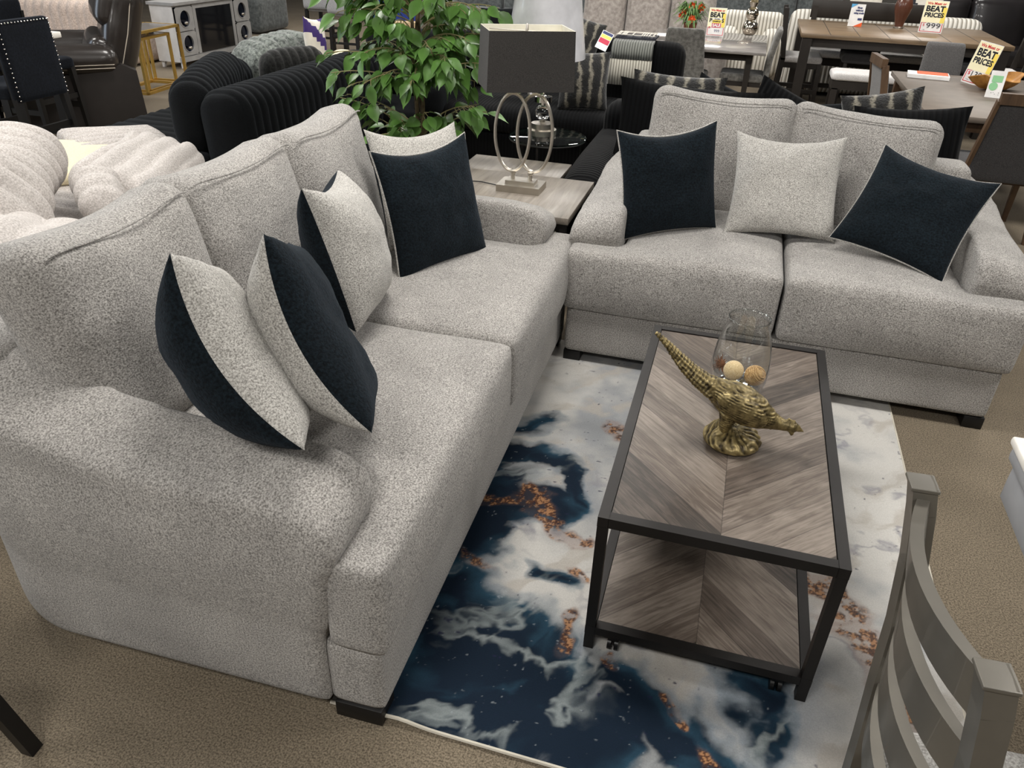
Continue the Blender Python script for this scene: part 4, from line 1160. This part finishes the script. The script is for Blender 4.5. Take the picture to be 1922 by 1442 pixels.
# ------------------------------------------------------------------ black corduroy seating behind the loveseat
def cord_sofa(label, loc, rotz, W, D, backh, armh, seed=0):
    t = thing('corduroy_sofa', label, 'sofa', loc, rotz, 'black corduroy sofas')
    soft_box('base', (W-.1, D-.1, .26), .04, M['black_cord'], t, (0, 0, .16))
    soft_box('seat', (W-.5, D-.28, .20), .07, M['black_cord'], t, (0, -.12, .39), n=(30, 14, 8), bulge=(0, 0, .03))
    soft_box('backrest', (W-.1, .30, backh-.2), .12, M['black_cord'], t, (0, D/2-.15, backh/2+.1), n=(30, 8, 14))
    for s in (-1, 1): soft_box('arm', (.30, D, armh-.05), .13, M['black_cord_y'], t, (s*(W/2-.15), 0, armh/2+.025), n=(10, 24, 12), fn=lambda p, q: Vector((p.x, p.y, p.z-.06*max(0, -p.y/(D/2))**2*(p.z > 0))))
    return t
cord_sofa('black corduroy sofa directly behind the loveseat', (.16, 5.08, 0), 0, 2.26, 1.45, .80, .62)
cord_sofa('black corduroy sofa further back behind the lamps, with a throw over its back', (-1.62, 7.0, 0), 0, 2.25, 1.25, .97, .62)
def dark_armchair():
    t = thing('plush_armchair', 'black plush armchair behind the ficus trunk', 'armchair', (-2.95, 6.75, 0))
    soft_box('base', (1.0, .95, .40), .08, M['black_plush'], t, (0, 0, .22)); soft_box('backrest', (.95, .30, .60), .13, M['black_plush'], t, (0, .32, .68))
    for s in (-1, 1): soft_box('arm', (.24, .95, .30), .11, M['black_plush'], t, (s*.40, 0, .52))
dark_armchair()
def cord_pillow(label, c, w, h, rot, mat, t=.16, seed=0, grp='pillows on the black corduroy sofas', name='throw_pillow'):
    mb = pillow_mb(w, h, t, n=20, pinch=.08, seed=seed); o = mb.obj(name, [M[mat], M[mat]], ang=80); o.location = c; o.rotation_euler = rot
    tag(o, label, 'pillow', grp)
cord_pillow('large black ribbed pillow standing behind the left loveseat cushion', (-.30, 4.98, .76), .90, .56, (1.40, .03, 0), 'black_cord', seed=1)
cord_pillow('striped faux-fur pillow peeking over the large black pillow', (-.40, 5.16, .83), .58, .48, (1.40, .02, .02), 'fur', seed=2)
cord_pillow('black ribbed pillow tipped down to the right behind the middle of the loveseat', (.34, 5.08, .72), .72, .56, (1.36, .36, -.05), 'black_cord', seed=3)
cord_pillow('black pillow behind the right loveseat cushion, beside the striped fur pillow', (.52, 5.05, .78), .50, .44, (1.40, -.12, 0), 'black_plush', seed=4)
cord_pillow('striped faux-fur pillow behind the right cushion of the loveseat', (.80, 5.0, .88), .44, .42, (1.42, -.20, 0), 'fur', seed=5)
cord_pillow('black ribbed pillow leaning behind the right end of the loveseat', (.93, 4.82, .79), .60, .52, (1.38, -.08, 0), 'black_cord', seed=6)
cord_pillow('small black pillow just above the striped fur pillow behind the loveseat', (-.16, 5.50, .80), .40, .36, (1.4, .35, 0), 'black_plush', seed=7)
cord_pillow('faux-fur pillow on the seat of the further corduroy sofa', (-1.28, 6.62, .73), .42, .46, (1.45, 0, .3), 'fur', t=.2, seed=8)
cord_pillow('faux-fur pillow lying on top of the further corduroy sofa back', (-1.50, 7.22, .96), .46, .42, (1.2, .3, .2), 'fur', seed=9)
cord_pillow('black plush pillow on the back of the further sofa, left of the white shade', (-2.05, 7.15, 1.0), .62, .42, (1.3, -.1, 0), 'black_plush', seed=10)
def sofa_throw():
    t = thing('knit_throw', 'grey ribbed knit throw with a black and white plaid end over the far corduroy sofa', 'throw', (-.98, 7.48, 0))
    def strip(name, mat, path, w0):
        mb = MB(); vs = []; n = 10
        for (y, z, w) in path:
            for i in range(n+1): vs.append((-w/2+w*i/n, y+.006*math.sin(i*2.1), z))
        fs = [(r*(n+1)+i, r*(n+1)+i+1, (r+1)*(n+1)+i+1, (r+1)*(n+1)+i) for r in range(len(path)-1) for i in range(n)]
        mb.raw(vs, fs); o = mb.obj(name, mat, t, ang=80)
        s = o.modifiers.new('thick', 'SOLIDIFY'); s.thickness = .012
        return o
    M['knit_d'] = corduroy('grey_rib_knit', rgb(70, 72, 68), rgb(128, 130, 124), .022, 'X', .5); M['knit_l'] = corduroy('pale_rib_knit', rgb(112, 108, 98), rgb(182, 178, 166), .024, 'X', .5)
    strip('pale_rib_panel', M['knit_l'], [(-.345, .86, .36), (-.36, .76, .37), (-.365, .64, .38)], 0)
    strip('dark_rib_panel', M['knit_d'], [(-.20, .995, .35), (-.31, .98, .355), (-.345, .93, .36), (-.35, .85, .36)], 0)
    pl = strip('plaid_panel', M['ink'], [(.05, 1.01, .35), (-.10, 1.01, .35), (-.21, 1.005, .35)], 0)
    mb = MB()
    for x in (-.16, -.145, -.12, -.105, -.09, -.03, .05, .07, .09, .115, .15): mb.box((x, -.08, 1.026), (.008, .25, .004))
    for y in (-.2, -.02, .03): mb.box((0, y, 1.027), (.34, .012, .004))
    mb.obj('plaid_lines', M['ivory'], pl, smooth=False)
sofa_throw()

# ------------------------------------------------------------------ upholstered dining chairs (several kinds)
def side_chair(label, loc, rz, cloth, wood_, w=.44, backh=.97, top=.42, rail=False, taper=.06, group=None, seat=True):
    """back panel at local y=0, seat towards +y"""
    t = thing('dining_chair', label, 'chair', loc, rz, group)
    h = backh-top
    def fn(p, q):
        p = p.copy(); u = (p.z+h/2)/h; p.x *= 1-taper/w*(u)*1.0; p.y -= .07*u*u; return p
    soft_box('backrest', (w, .06, h), .028, M[cloth], t, (0, 0, top+h/2), n=(12, 4, 16), fn=fn)
    if rail:
        mb = MB(); mb.box((0, -.085, backh+.015), (w-taper+.01, .045, .07)); mb.obj('top_rail', M[wood_], t)
    soft_box('seat', (w+.02, .46, .08), .03, M[cloth], t, (0, .25, .46))
    mb = MB(); mb.box((0, .25, .405), (w-.02, .42, .05)); mb.obj('seat_frame', M[wood_], t, smooth=False)
    for sx in (-1, 1):
        mb = MB(); mb.beam((sx*(w/2-.03), .0, .42), (sx*(w/2-.005), -.05, 0), .045, .04, w2=.03, h2=.028)
        mb.obj('leg', M[wood_], t, smooth=False)
        mb = MB(); mb.beam((sx*(w/2-.03), .45, .42), (sx*(w/2-.02), .48, 0), .045, .04, w2=.03, h2=.028)
        mb.obj('leg', M[wood_], t, smooth=False)
    if rail:
        for sx in (-1, 1):
            mb = MB(); mb.beam((sx*(w/2+.005), .02, .40), (sx*(w/2-taper/2+.005), -.075, backh), .022, .05); mb.obj('back_post', M[wood_], t, smooth=False)
    return t

# dining table with flowers, sign and mercury-glass lamp
def rect_table(name, label, x0, x1, y0, y1, h, top, leg, thick=.035, inset=.06, lw=.07, taper=1.0, apron=.08, cat='table', seams=0):
    t = thing(name, label, cat, ((x0+x1)/2, (y0+y1)/2, 0)); w, d = x1-x0, y1-y0
    mb = MB(); mb.box((0, 0, h-thick/2), (w, d, thick), bev=.004)
    tt = mb.obj('tabletop', M[top], t)
    if seams:
        mb = MB()
        for k in range(1, seams): mb.box((-w/2+w*k/seams, 0, h+.0005), (.006, d, .001))
        mb.obj('plank_seam', M['dark_wood'], tt, smooth=False)
    mb = MB(); mb.box((0, 0, h-thick-apron/2), (w-2*inset, d-2*inset, apron)); mb.obj('apron', M[leg], t, smooth=False)
    for sx in (-1, 1):
        for sy in (-1, 1):
            mb = MB(); a, b = sx*(w/2-inset), sy*(d/2-inset)
            mb.beam((a, b, h-thick), (a*1.0, b*1.0, 0), lw, lw, w2=lw*taper, h2=lw*taper); mb.obj('leg', M[leg], t, smooth=False)
    return t
rect_table('dining_table', 'glossy grey dining table with flowers, a price sign and a mercury glass lamp', -1.14, .16, 8.95, 10.55, .75, 'marble', 'dark_wood', .03, .16, .07, .6)
side_chair('taupe velvet dining chair with its back to the camera at the glossy grey table', (-.675, 8.86, 0), .0, 'grey_velvet', 'dark_wood', .50, .955, .43, taper=.12, group='taupe velvet chairs')
side_chair('taupe velvet dining chair side-on at the right end of the glossy grey table', (.20, 9.35, 0), PI/2, 'grey_velvet', 'dark_wood', .44, .96, .43, group='taupe velvet chairs')

def price_sign(label, loc, rz, w, h, price, flyer=False, narrow=1.0, roll=0):
    t = thing('price_sign', label, 'sign', loc, rz, rot=(0, roll, rz))
    tilt = Matrix.Rotation(-.10, 4, 'X'); B = tilt @ Matrix.Rotation(PI/2, 4, 'X')   # card in local X (width), Z (up), facing -Y
    def R(x0, x1, z0, z1, m, k):
        mb.raw([(x0, z0, k), (x1, z0, k), (x1, z1, k), (x0, z1, k)], [(0, 1, 2, 3)], m, B)
    mats = [M['paper'], M['pale_yellow'], M['yellow'], M['red'], M['ink'], M['pink'], M['blue'], M['orange'], M['navyink'], M['green']]
    mb = MB(); mb.box((0, h/2, -.004), (w, h, .006), 0, M=B); mb.obj('card', mats[0], t, smooth=False)
    mb = MB()
    R(-w*.49, w*.49, h*.32, h*.985, 1, .0006); R(w*.30, w*.49, h*.32, h*.80, 2, .0009); R(-w*.30, w*.30, h*.5, h*.84, 0, .0009) if 0 else None
    for x0, x1, z0, z1 in ((-w*.46, w*.46, h*.035, h*.05), (w*.43, w*.46, h*.035, h*.30), (-w*.46, -w*.43, h*.035, h*.30), (-w*.46, -w*.25, h*.30, h*.31)): R(x0, x1, z0, z1, 3, .0008)
    T = lambda x, z: B @ Matrix.Translation((x, z, .0016))
    text_into(mb, 'We Meet or', h*.105, 3, T(0, h*.905), w*.80, .001)
    text_into(mb, 'BEAT', h*.235, 4, T(0, h*.74), w*.80, .003)
    text_into(mb, 'PRICES', h*.19, 4, T(0, h*.55), w*.82, .0025)
    if not flyer:
        text_into(mb, '$', h*.11, 3 if narrow == 1 else 4, T(-w*.33, h*.24))
        text_into(mb, price, h*.22, 4, T(w*.08, h*.22), w*.60)
        text_into(mb, '1 Set', h*.045, 4, T(-w*.30, h*.09))
    else:
        text_into(mb, '$', h*.11, 3, T(-w*.36, h*.30))
        F0, F1 = -w*.26, w*.30
        R(F0, F1, h*.06, h*.63, 0, .0022); R(F0+.004, F1-.004, h*.46, h*.58, 2, .0026); R(F0+.004, F1-.004, h*.30, h*.46, 5, .0026)
        T2 = lambda x, z: B @ Matrix.Translation((x, z, .0034))
        text_into(mb, 'FLOOR', h*.05, 8, T2(.005, h*.60), w*.3, .001); text_into(mb, 'SAMPLE', h*.07, 4, T2(.0, h*.52), w*.44, .001); text_into(mb, 'SALE', h*.15, 0, T2(.004, h*.38), w*.46, .002)
        text_into(mb, price, h*.15, 8, T2(w*.08, h*.18), w*.30)
    mb.obj('lettering', mats, t, smooth=False, fix=False)
price_sign('yellow price sign with a small sale flyer on the glossy grey dining table', (-.44, 10.10, .752), 0, .20, .30, '999', True)
price_sign('yellow price sign marked 999 on the brown counter table', (1.855, 10.18, .922), -.15, .235, .32, '999')
price_sign('slanting yellow price sign marked 1399 on the taupe table', (1.885, 7.88, .752), -.45, .19, .34, '1399', roll=.16)

def brochure(label, loc, rz, w, h, kind):
    t = thing('brochure', label, 'brochure', loc, rz)
    B = Matrix.Rotation(-.12, 4, 'X') @ Matrix.Rotation(PI/2, 4, 'X')
    mats = [M['paper'], M['blue'], M['orange'], M['navyink'], M['green'], M['ink'], M['grey_cloth']]
    mb = MB(); mb.box((0, h/2, -.003), (w, h, .004), 0, M=B); mb.obj('card', mats[0], t, smooth=False)
    mb = MB(); T = lambda x, z: B @ Matrix.Translation((x, z, .0015))
    if kind == 'blue':
        mb.raw([(-w/2, h, .001), (-w/2, h*.82, .001), (-w*.05, h, .001)], [(0, 1, 2)], 1, B)
        mb.raw([(w/2, 0, .001), (w/2, h*.2, .001), (-w*.1, 0, .001)], [(0, 1, 2)], 2, B)
        for k, s in enumerate(('Shop', 'without', 'using credit')): text_into(mb, s, h*.10, 3, T(w*.12, h*(.84-.12*k)), w*(.36, .55, .72)[k], .0015)
        mb.raw([(w*.12, h*.28, .001), (w*.42, h*.28, .001), (w*.42, h*.38, .001), (w*.12, h*.38, .001)], [(0, 1, 2, 3)], 3, B)
    else:
        mb.raw([(-w*.34, h*.58, .001), (w*.34, h*.58, .001), (w*.34, h*.82, .001), (-w*.34, h*.82, .001)], [(0, 1, 2, 3)], 4, B)
        mb.raw([(-w*.14+w*.28*math.cos(a), h*.42+w*.28*math.sin(a), .001) for a in [2*PI*k/24 for k in range(24)]], [tuple(range(24))], 4, B)
        for x, z, r in ((-.2, .18, .03), (.05, .14, .025), (.28, .2, .03), (.3, .12, .02), (-.05, .2, .02)): mb.raw([(w*x, h*z, .001), (w*x+w*r*2, h*z-.004, .001), (w*x+w*r*2, h*z+h*r*.6, .001)], [(0, 1, 2)], 6, B)
    mb.obj('print', mats, t, smooth=False, fix=False)
brochure('white card brochure with blue and orange corners on the brown counter table', (1.09, 10.38, .922), -.1, .15, .23, 'blue')
brochure('white card brochure with green panels in front of the wooden bowl', (1.915, 7.27, .752), -.15, .11, .20, 'green')

def flowers():
    t = thing('flower_pot', 'potted orange flowers with grassy leaves on the glossy grey dining table', 'plant', (-.75, 10.30, .752)); rnd = random.Random(5)
    mb = MB(); mb.lathe([(.06, 0), (.08, .10), (.085, .11), (.07, .11), (.001, .10)], 20, cap=False); mb.obj('pot', M['terra'], t)
    mb = MB()
    for k in range(150):
        a = rnd.random()*2*PI; r = .12+.20*rnd.random(); z = .10+.20*rnd.random(); d = Vector((math.cos(a), math.sin(a), 0)); s = Vector((-d.y, d.x, 0))*.008
        p0 = Vector((0, 0, .10)); p1 = d*r*.6+Vector((0, 0, z+.04)); p2 = d*r+Vector((0, 0, z-.08*rnd.random()))
        mb.raw([p0-s, p0+s, p1+s*1.2, p1-s*1.2, p2], [(0, 1, 2, 3), (3, 2, 4)])
    mb.obj('leaves', M['grass'], t, smooth=False, fix=False)
    for x, y, z, r in ((.02, -.13, .16, .05), (.0, -.02, .29, .045), (.11, -.02, .28, .045), (-.08, -.06, .23, .04), (-.12, .0, .18, .035), (.07, .08, .24, .04)):
        mb = MB()
        for k in range(7):
            a = 2*PI*k/7; d = Vector((math.cos(a), -.6, math.sin(a))).normalized(); c = Vector((x, y, z)); s = d.cross(Vector((0, 1, 0))).normalized()*r*.45
            mb.raw([c, c+d*r*.6+s, c+d*r*1.2, c+d*r*.6-s], [(0, 1, 2, 3)])
        mb.ball((x, y-.005, z), r*.4, 6); mb.obj('blossom', M['petal'], t, smooth=False, fix=False)
flowers()
def merc_lamp():
    t = thing('table_lamp', 'mercury glass gourd lamp with a pale shade on the glossy grey dining table', 'lamp', (-.055, 10.44, .752))
    mb = MB(); mb.lathe([(.05, 0), (.075, .02), (.095, .07), (.08, .13), (.045, .165), (.06, .19), (.075, .23), (.06, .28), (.035, .305), (.045, .33), (.055, .355), (.04, .39), (.02, .41)], 28); mb.obj('base', M['mercury'], t)
    mb = MB(); mb.tube([(0, 0, .40), (0, 0, .6)], .006, 8); mb.obj('stem', M['nickel'], t)
    mb = MB(); mb.lathe([(.20, .44), (.15, .72)], 32, cap=False); mb.obj('lamp_shade', M['shade_in'], t)
merc_lamp()
def magazine(name, label, loc, rz, w, d, h, cover, page, cat):
    t = thing(name, label, cat, loc, rz)
    mb = MB(); mb.box((0, 0, h/2), (w, d, h)); mb.obj('pages', M[page], t, smooth=False)
    mb = MB(); mb.box((w*.1, d*.1, h+.001), (w*.75, d*.75, .002)); mb.obj('cover', M[cover], t, smooth=False)
magazine('folded_papers', 'stack of pale papers on the left end of the glossy grey dining table', (-.98, 9.6, .752), .1, .26, .34, .03, 'paper', 'marble', 'papers')

# ------------------------------------------------------------------ seating at the far wall
def recl_sofa(name, label, x, y, W, D, H, mat, rz=0, panels=3, cat='sofa'):
    t = thing(name, label, cat, (x, y, 0), rz)
    for k in range(panels):
        pw = (W-.5)/panels
        soft_box('back_panel', (pw-.006, .34, H-.42), .10, M[mat], t, (-W/2+.25+pw*(k+.5), D/2-.2, .42+(H-.42)/2-.02), rot=(-.12, 0, 0), bulge=(0, .03, 0), n=(12, 6, 14))
        soft_box('head_panel', (pw-.006, .26, .30), .10, M[mat], t, (-W/2+.25+pw*(k+.5), D/2-.1, H-.02), rot=(-.12, 0, 0), bulge=(0, .05, 0))
        soft_box('seat', (pw-.006, D-.3, .24), .08, M[mat], t, (-W/2+.25+pw*(k+.5), -.12, .40))
    for s in (-1, 1): soft_box('arm', (.27, D, .58), .10, M[mat], t, (s*(W/2-.13), -.03, .31))
    mb = MB(); mb.span((-W/2+.1, -D/2+.05, .02), (W/2-.1, D/2-.1, .34), bev=.03); mb.obj('base', M[mat], t)
    return t
recl_sofa('reclining_sofa', 'long taupe suede reclining sofa behind the glossy grey dining table', -1.45, 11.5, 2.3, 1.05, 1.08, 'taupe_suede')
recl_sofa('reclining_sofa', 'slate grey suede reclining sofa in the far row behind the mercury lamp', .25, 14.6, 2.6, 1.0, 1.0, 'slate_suede', panels=3)
recl_sofa('reclining_sofa', 'black leather reclining sofa at the far right behind the white corduroy sofa', 3.35, 13.4, 2.9, 1.1, 1.12, 'black_leather', panels=3)
recl_sofa('recliner', 'dark taupe recliner at the far left beside the fireplace console', -8.9, 13.2, 1.5, 1.0, .95, 'slate_suede', panels=1, cat='recliner')
recl_sofa('reclining_sofa', 'dark grey reclining sofa at the far wall behind the ficus', -3.9, 14.2, 3.0, 1.0, 1.05, 'slate_suede')
def cord_white(label, x, y, W, D, H, rz=0, cat='sofa'):
    t = thing('corduroy_sofa', label, cat, (x, y, 0), rz)
    soft_box('backrest', (W, .34, H-.05), .12, M['white_cord'], t, (0, -D/2+.17, H/2+.02), n=(30, 6, 12))
    soft_box('seat', (W-.2, D-.3, .42), .08, M['white_cord'], t, (0, .15, .23))
    for s in (-1, 1): soft_box('arm', (.28, D, .6), .12, M['white_cord'], t, (s*(W/2-.14), 0, .32))
    return t
cord_white('long white corduroy sofa standing behind the brown counter table', 1.52, 11.65, 2.22, .95, 1.0)
t_ = cord_white('white corduroy loveseat behind the mercury glass lamp', -.05, 12.6, .9, .9, .82, PI)
def boxpillow(label, c, w, h, rot, m1, m2):
    mb = pillow_mb(w, h, .14, n=16, seed=c[0]); 
    if m1 != m2: mb.m = [1 if noise.noise(Vector(sum((mb.v[i] for i in f), Vector())/len(f))*9) > .12 else 0 for f in mb.f]
    o = mb.obj('throw_pillow', [M[m1], M[m2]], ang=80); o.location = c; o.rotation_euler = rot; tag(o, label, 'pillow')
boxpillow('cream pillow on the white corduroy sofa left of the brown vase', (1.27, 11.45, 1.12), .40, .36, (1.4, 0, 0), 'ivory', 'ivory')
boxpillow('black and white patterned pillow on the white corduroy sofa right of the brown vase', (1.95, 11.45, 1.12), .42, .36, (1.4, 0, 0), 'ivory', 'ink')

# ------------------------------------------------------------------ brown counter table with benches
rect_table('counter_table', 'brown plank counter table with dark legs, a price sign and a vase', .485, 2.53, 9.38, 10.92, .92, 'brown_top', 'dark_wood', .045, .07, .10, .9, .09, seams=7)
def bench(label, x0, x1, y0, y1, h, back=False):
    t = thing('bench', label, 'bench', ((x0+x1)/2, (y0+y1)/2, 0), 0, 'counter benches'); w, d = x1-x0, y1-y0
    soft_box('cushion', (w, d, .09), .04, M['white_seat'], t, (0, 0, h-.045), n=(20, 8, 6))
    mb = MB(); mb.box((0, 0, h-.13), (w-.04, d-.04, .08)); mb.obj('seat_frame', M['dark_wood'], t, smooth=False)
    for sx in (-1, 1):
        for sy in (-1, 1): mb = MB(); mb.box((sx*(w/2-.06), sy*(d/2-.05), (h-.16)/2), (.06, .06, h-.16)); mb.obj('leg', M['dark_wood'], t, smooth=False)
    mb = MB()
    for sx in (-1, 1): mb.box((sx*(w/2-.06), 0, .2), (.035, d-.1, .05))
    mb.box((0, 0, .2), (w-.12, .035, .05)); mb.obj('stretcher', M['dark_wood'], t, smooth=False)
    if back:
        mb = MB(); mb.box((0, d/2-.03, h+.42), (w, .04, .20), bev=.006)
        for s in (-1, 1): mb.box((s*(w/2-.05), d/2-.03, h+.2), (.06, .04, .5))
        mb.obj('backrest', M['dark_wood'], t)
bench('white-cushioned counter bench in front of the brown counter table', .84, 1.95, 8.98, 9.34, .62)
bench('white-cushioned bench with dark back rail on the far side of the counter table', .62, 2.0, 10.62, 11.0, .62, True)
def ladder_stool(label, x, y, rz, cushion='white_seat'):
    t = thing('counter_chair', label, 'chair', (x, y, 0), rz, 'dark counter chairs')
    for s in (-1, 1):
        mb = MB(); mb.beam((s*.2, 0, .6), (s*.2, -.06, 1.12), .045, .05); mb.beam((s*.2, 0, .62), (s*.2, -.03, 0), .045, .05); mb.obj('back_post', M['dark_wood'], t, smooth=False)
        mb = MB(); mb.beam((s*.2, .4, .58), (s*.2, .42, 0), .045, .045); mb.obj('leg', M['dark_wood'], t, smooth=False)
    for z in (1.06, .94, .82): mb = MB(); mb.box((0, -.03-(z-.6)*.06, z), (.38, .025, .085), bev=.004); mb.obj('back_slat', M['dark_wood'], t)
    soft_box('seat', (.44, .44, .08), .03, M[cushion], t, (0, .2, .61))
    mb = MB(); mb.box((0, .2, .55), (.42, .42, .06)); mb.obj('seat_frame', M['dark_wood'], t, smooth=False)
    mb = MB(); mb.box((0, .41, .22), (.4, .03, .04)); mb.box((.2, .2, .28), (.03, .4, .04)); mb.box((-.2, .2, .28), (.03, .4, .04)); mb.obj('stretcher', M['dark_wood'], t, smooth=False)
ladder_stool('dark ladder-back counter chair at the left end of the brown counter table', .36, 9.95, -PI/2)
ladder_stool('dark ladder-back counter chair at the right end of the brown counter table', 2.72, 9.75, PI/2)
def round_stool(label, x, y):
    t = thing('counter_stool', label, 'stool', (x, y, 0), 0, 'charcoal stools under the counter')
    soft_box('seat', (.42, .40, .09), .04, M['charcoal_cloth'], t, (0, 0, .66)); soft_box('backrest', (.42, .06, .16), .03, M['charcoal_cloth'], t, (0, .18, .74))
    for sx in (-1, 1):
        for sy in (-1, 1): mb = MB(); mb.beam((sx*.16, sy*.15, .62), (sx*.19, sy*.18, 0), .035, .035); mb.obj('leg', M['dark_wood'], t, smooth=False)
round_stool('charcoal counter stool under the brown counter table, left of the two', 1.18, 9.85)
round_stool('charcoal counter stool under the brown counter table, right of the two', 2.15, 9.75)
def vase_brown():
    mb = MB(); mb.lathe([(.05, 0), (.045, .03), (.06, .09), (.085, .17), (.095, .23), (.08, .29), (.045, .33), (.04, .36), (.055, .38)], 28)
    t = thing('ceramic_vase', 'brown ceramic urn on the brown counter table', 'vase', (1.575, 10.5, .945-.023))
    mb.obj('body', M['brown_vase'], t)
    mb = MB(); mb.lathe([(.055, 0), (.055, .012), (.03, .03)], 20); mb.obj('foot', M['nickel'], t)
vase_brown()

# ------------------------------------------------------------------ taupe dining table on the right
rect_table('dining_table', 'taupe wood dining table with a book, wooden bowl and price sign on it', 1.30, 2.42, 6.37, 8.38, .75, 'taupe_top', 'walnut', .04, .08, .08, .7)
side_chair('charcoal upholstered chair with walnut frame, its back to the camera at the taupe table', (1.83, 6.02, 0), 0, 'charcoal_cloth', 'walnut', .52, .94, .40, rail=True, taper=.10, group='chairs at the taupe table')
side_chair('grey chair with a light walnut top rail, side-on at the left of the taupe table', (1.10, 7.30, 0), -PI/2+.12, 'grey_cloth', 'walnut', .44, .95, .42, rail=True, group='chairs at the taupe table')
side_chair('grey upholstered chair at the far end of the taupe table', (1.78, 8.72, 0), PI, 'grey_cloth', 'walnut', .40, .98, .42, group='chairs at the taupe table')
side_chair('charcoal chair tucked under the near left corner of the taupe table', (1.12, 6.55, 0), -PI/2, 'charcoal_cloth', 'walnut', .46, .70, .42, group='chairs at the taupe table') if 0 else None
magazine('book', 'white book with an orange cover lying on the taupe dining table', (1.57, 8.12, .752), -.12, .34, .24, .03, 'orange', 'paper', 'book')
def bowl():
    t = thing('wooden_bowl', 'irregular carved root-wood bowl on the taupe dining table', 'bowl', (2.02, 7.68, .752), .5)
    mb = MB(); n = 40; vs = []; prof = [(.05, 0), (.12, .012), (.19, .06), (.23, .10), (.225, .105), (.18, .07), (.10, .03), (.001, .022)]
    for r, z in prof:
        for k in range(n):
            a = 2*PI*k/n; w_ = 1+.16*math.sin(3*a+1)+.10*math.sin(5*a); zz = z*(1+.25*math.sin(2*a+.6)*(z > .05)); vs.append((r*w_*math.cos(a), r*w_*.62*math.sin(a), zz))
    fs = [(i*n+k, i*n+(k+1) % n, (i+1)*n+(k+1) % n, (i+1)*n+k) for i in range(len(prof)-1) for k in range(n)]+[tuple(range(n-1, -1, -1))]
    mb.raw(vs, fs); mb.obj('body', M['teak'], t)
bowl()

# ------------------------------------------------------------------ far left-centre stools
def far_stool(label, x, y, rz):
    t = thing('counter_chair', label, 'chair', (x, y, 0), rz, 'pale grey counter chairs')
    soft_box('backrest', (.46, .07, .50), .03, M['grey_cloth2'], t, (0, -.02, .86)); soft_box('seat', (.46, .44, .10), .04, M['grey_cloth2'], t, (0, .22, .62))
    for sx in (-1, 1):
        for sy in (0, .42): mb = MB(); mb.beam((sx*.2, sy, .60), (sx*.21, sy, 0), .045, .045); mb.obj('leg', M['black_wood'], t, smooth=False)
    mb = MB()
    for z in (.22, .32, .42): mb.box((0, 0, z), (.4, .03, .03))
    for s in (-1, 1): mb.box((s*.2, .2, .28), (.03, .4, .03))
    mb.obj('footrest', M['black_wood'], t, smooth=False)
M['grey_cloth2'] = fabric('pale_grey_upholstery', rgb(132, 132, 134), rgb(170, 170, 172), scale=150, bump=.2, patch=.05)
far_stool('pale grey counter chair with black legs, left of the two beside the ficus', -6.30, 11.4, 0)
far_stool('pale grey counter chair with black legs, half hidden by the ficus', -5.70, 11.0, 0)

def sale_tag():
    t = thing('sale_tag', 'small yellow and pink sale tag lying on the fur pillow on the far sofa back', 'tag', (-1.20, 6.99, 1.0), 0, rot=(-.7, .35, 0))
    mb = MB(); mb.box((0, 0, 0), (.10, .003, .17)); mb.obj('card', M['paper'], t, smooth=False)
    mb = MB()
    for z0, z1, m in ((.055, .08, 0), (.02, .05, 1), (-.03, .015, 2)): mb.raw([(-.045, -.003, z0), (.045, -.003, z0), (.045, -.003, z1), (-.045, -.003, z1)], [(0, 1, 2, 3)], m)
    mb.obj('print', [M['navyink'], M['yellow'], M['pink']], t, smooth=False, fix=False)
sale_tag()
def carton():
    t = thing('display_carton', 'beige carton with a royal blue top card glimpsed through the ficus leaves', 'box', (-4.05, 9.1, 0), .3)
    mb = MB(); mb.box((0, 0, .40), (.55, .35, .80)); mb.obj('carton', M['beige'], t, smooth=False)
    mb = MB(); mb.box((0, 0, .95), (.50, .03, .30)); mb.obj('top_card', M['royal'], t, smooth=False)
carton()
# ------------------------------------------------------------------ camera
cam = bpy.data.cameras.new('camera'); co = bpy.data.objects.new('camera', cam); C.objects.link(co)
cam.sensor_width = 36; cam.lens = 1440.8/1922*36; cam.clip_end = 100; cam.clip_start = .05
pit, rol, yaw = .545164, .0363447, math.radians(15.2)
F = Vector((0, math.cos(pit), -math.sin(pit))); R = Vector((1, 0, 0)); U = Vector((0, math.sin(pit), math.cos(pit)))
R2 = R*math.cos(rol)+U*math.sin(rol); U2 = U*math.cos(rol)-R*math.sin(rol)
Rm = Matrix((R2, U2, -F)).transposed()
co.matrix_world = Matrix.Translation((0, 0, 1.86)) @ (Matrix.Rotation(yaw, 3, 'Z') @ Rm).to_4x4()
bpy.context.scene.camera = co

# ------------------------------------------------------------------ light
w = bpy.data.worlds.new('world'); bpy.context.scene.world = w; w.use_nodes = True
bg = w.node_tree.nodes['Background']; bg.inputs[0].default_value = (1, .985, .96, 1); bg.inputs[1].default_value = .09
def area(loc, sx, sy, power, col, rot=(0, 0, 0)):
    l = bpy.data.lights.new('ceiling_or_window_light', 'AREA'); l.shape = 'RECTANGLE'; l.size = sx; l.size_y = sy; l.energy = power; l.color = col
    o = bpy.data.objects.new('ceiling_or_window_light', l); C.objects.link(o); o.location = loc; o.rotation_euler = rot
    return o
for x in (-7.5, -4.2, -.9, 2.4):
    for y in (-.8, 2.6, 6.0, 9.6, 13.5):
        area((x, y, 3.25), 1.2, .6, 73, (1, .968, .92))
area((-12.5, 3.5, 1.7), 9, 2.4, 330, (.72, .85, 1), (0, -PI/2, 0))  # cool daylight standing in for unseen windows on the left, no ceiling panel
sc = bpy.context.scene
sc.view_settings.view_transform = 'Standard'; sc.view_settings.look = 'None'; sc.view_settings.exposure = -.13; sc.view_settings.gamma = 1
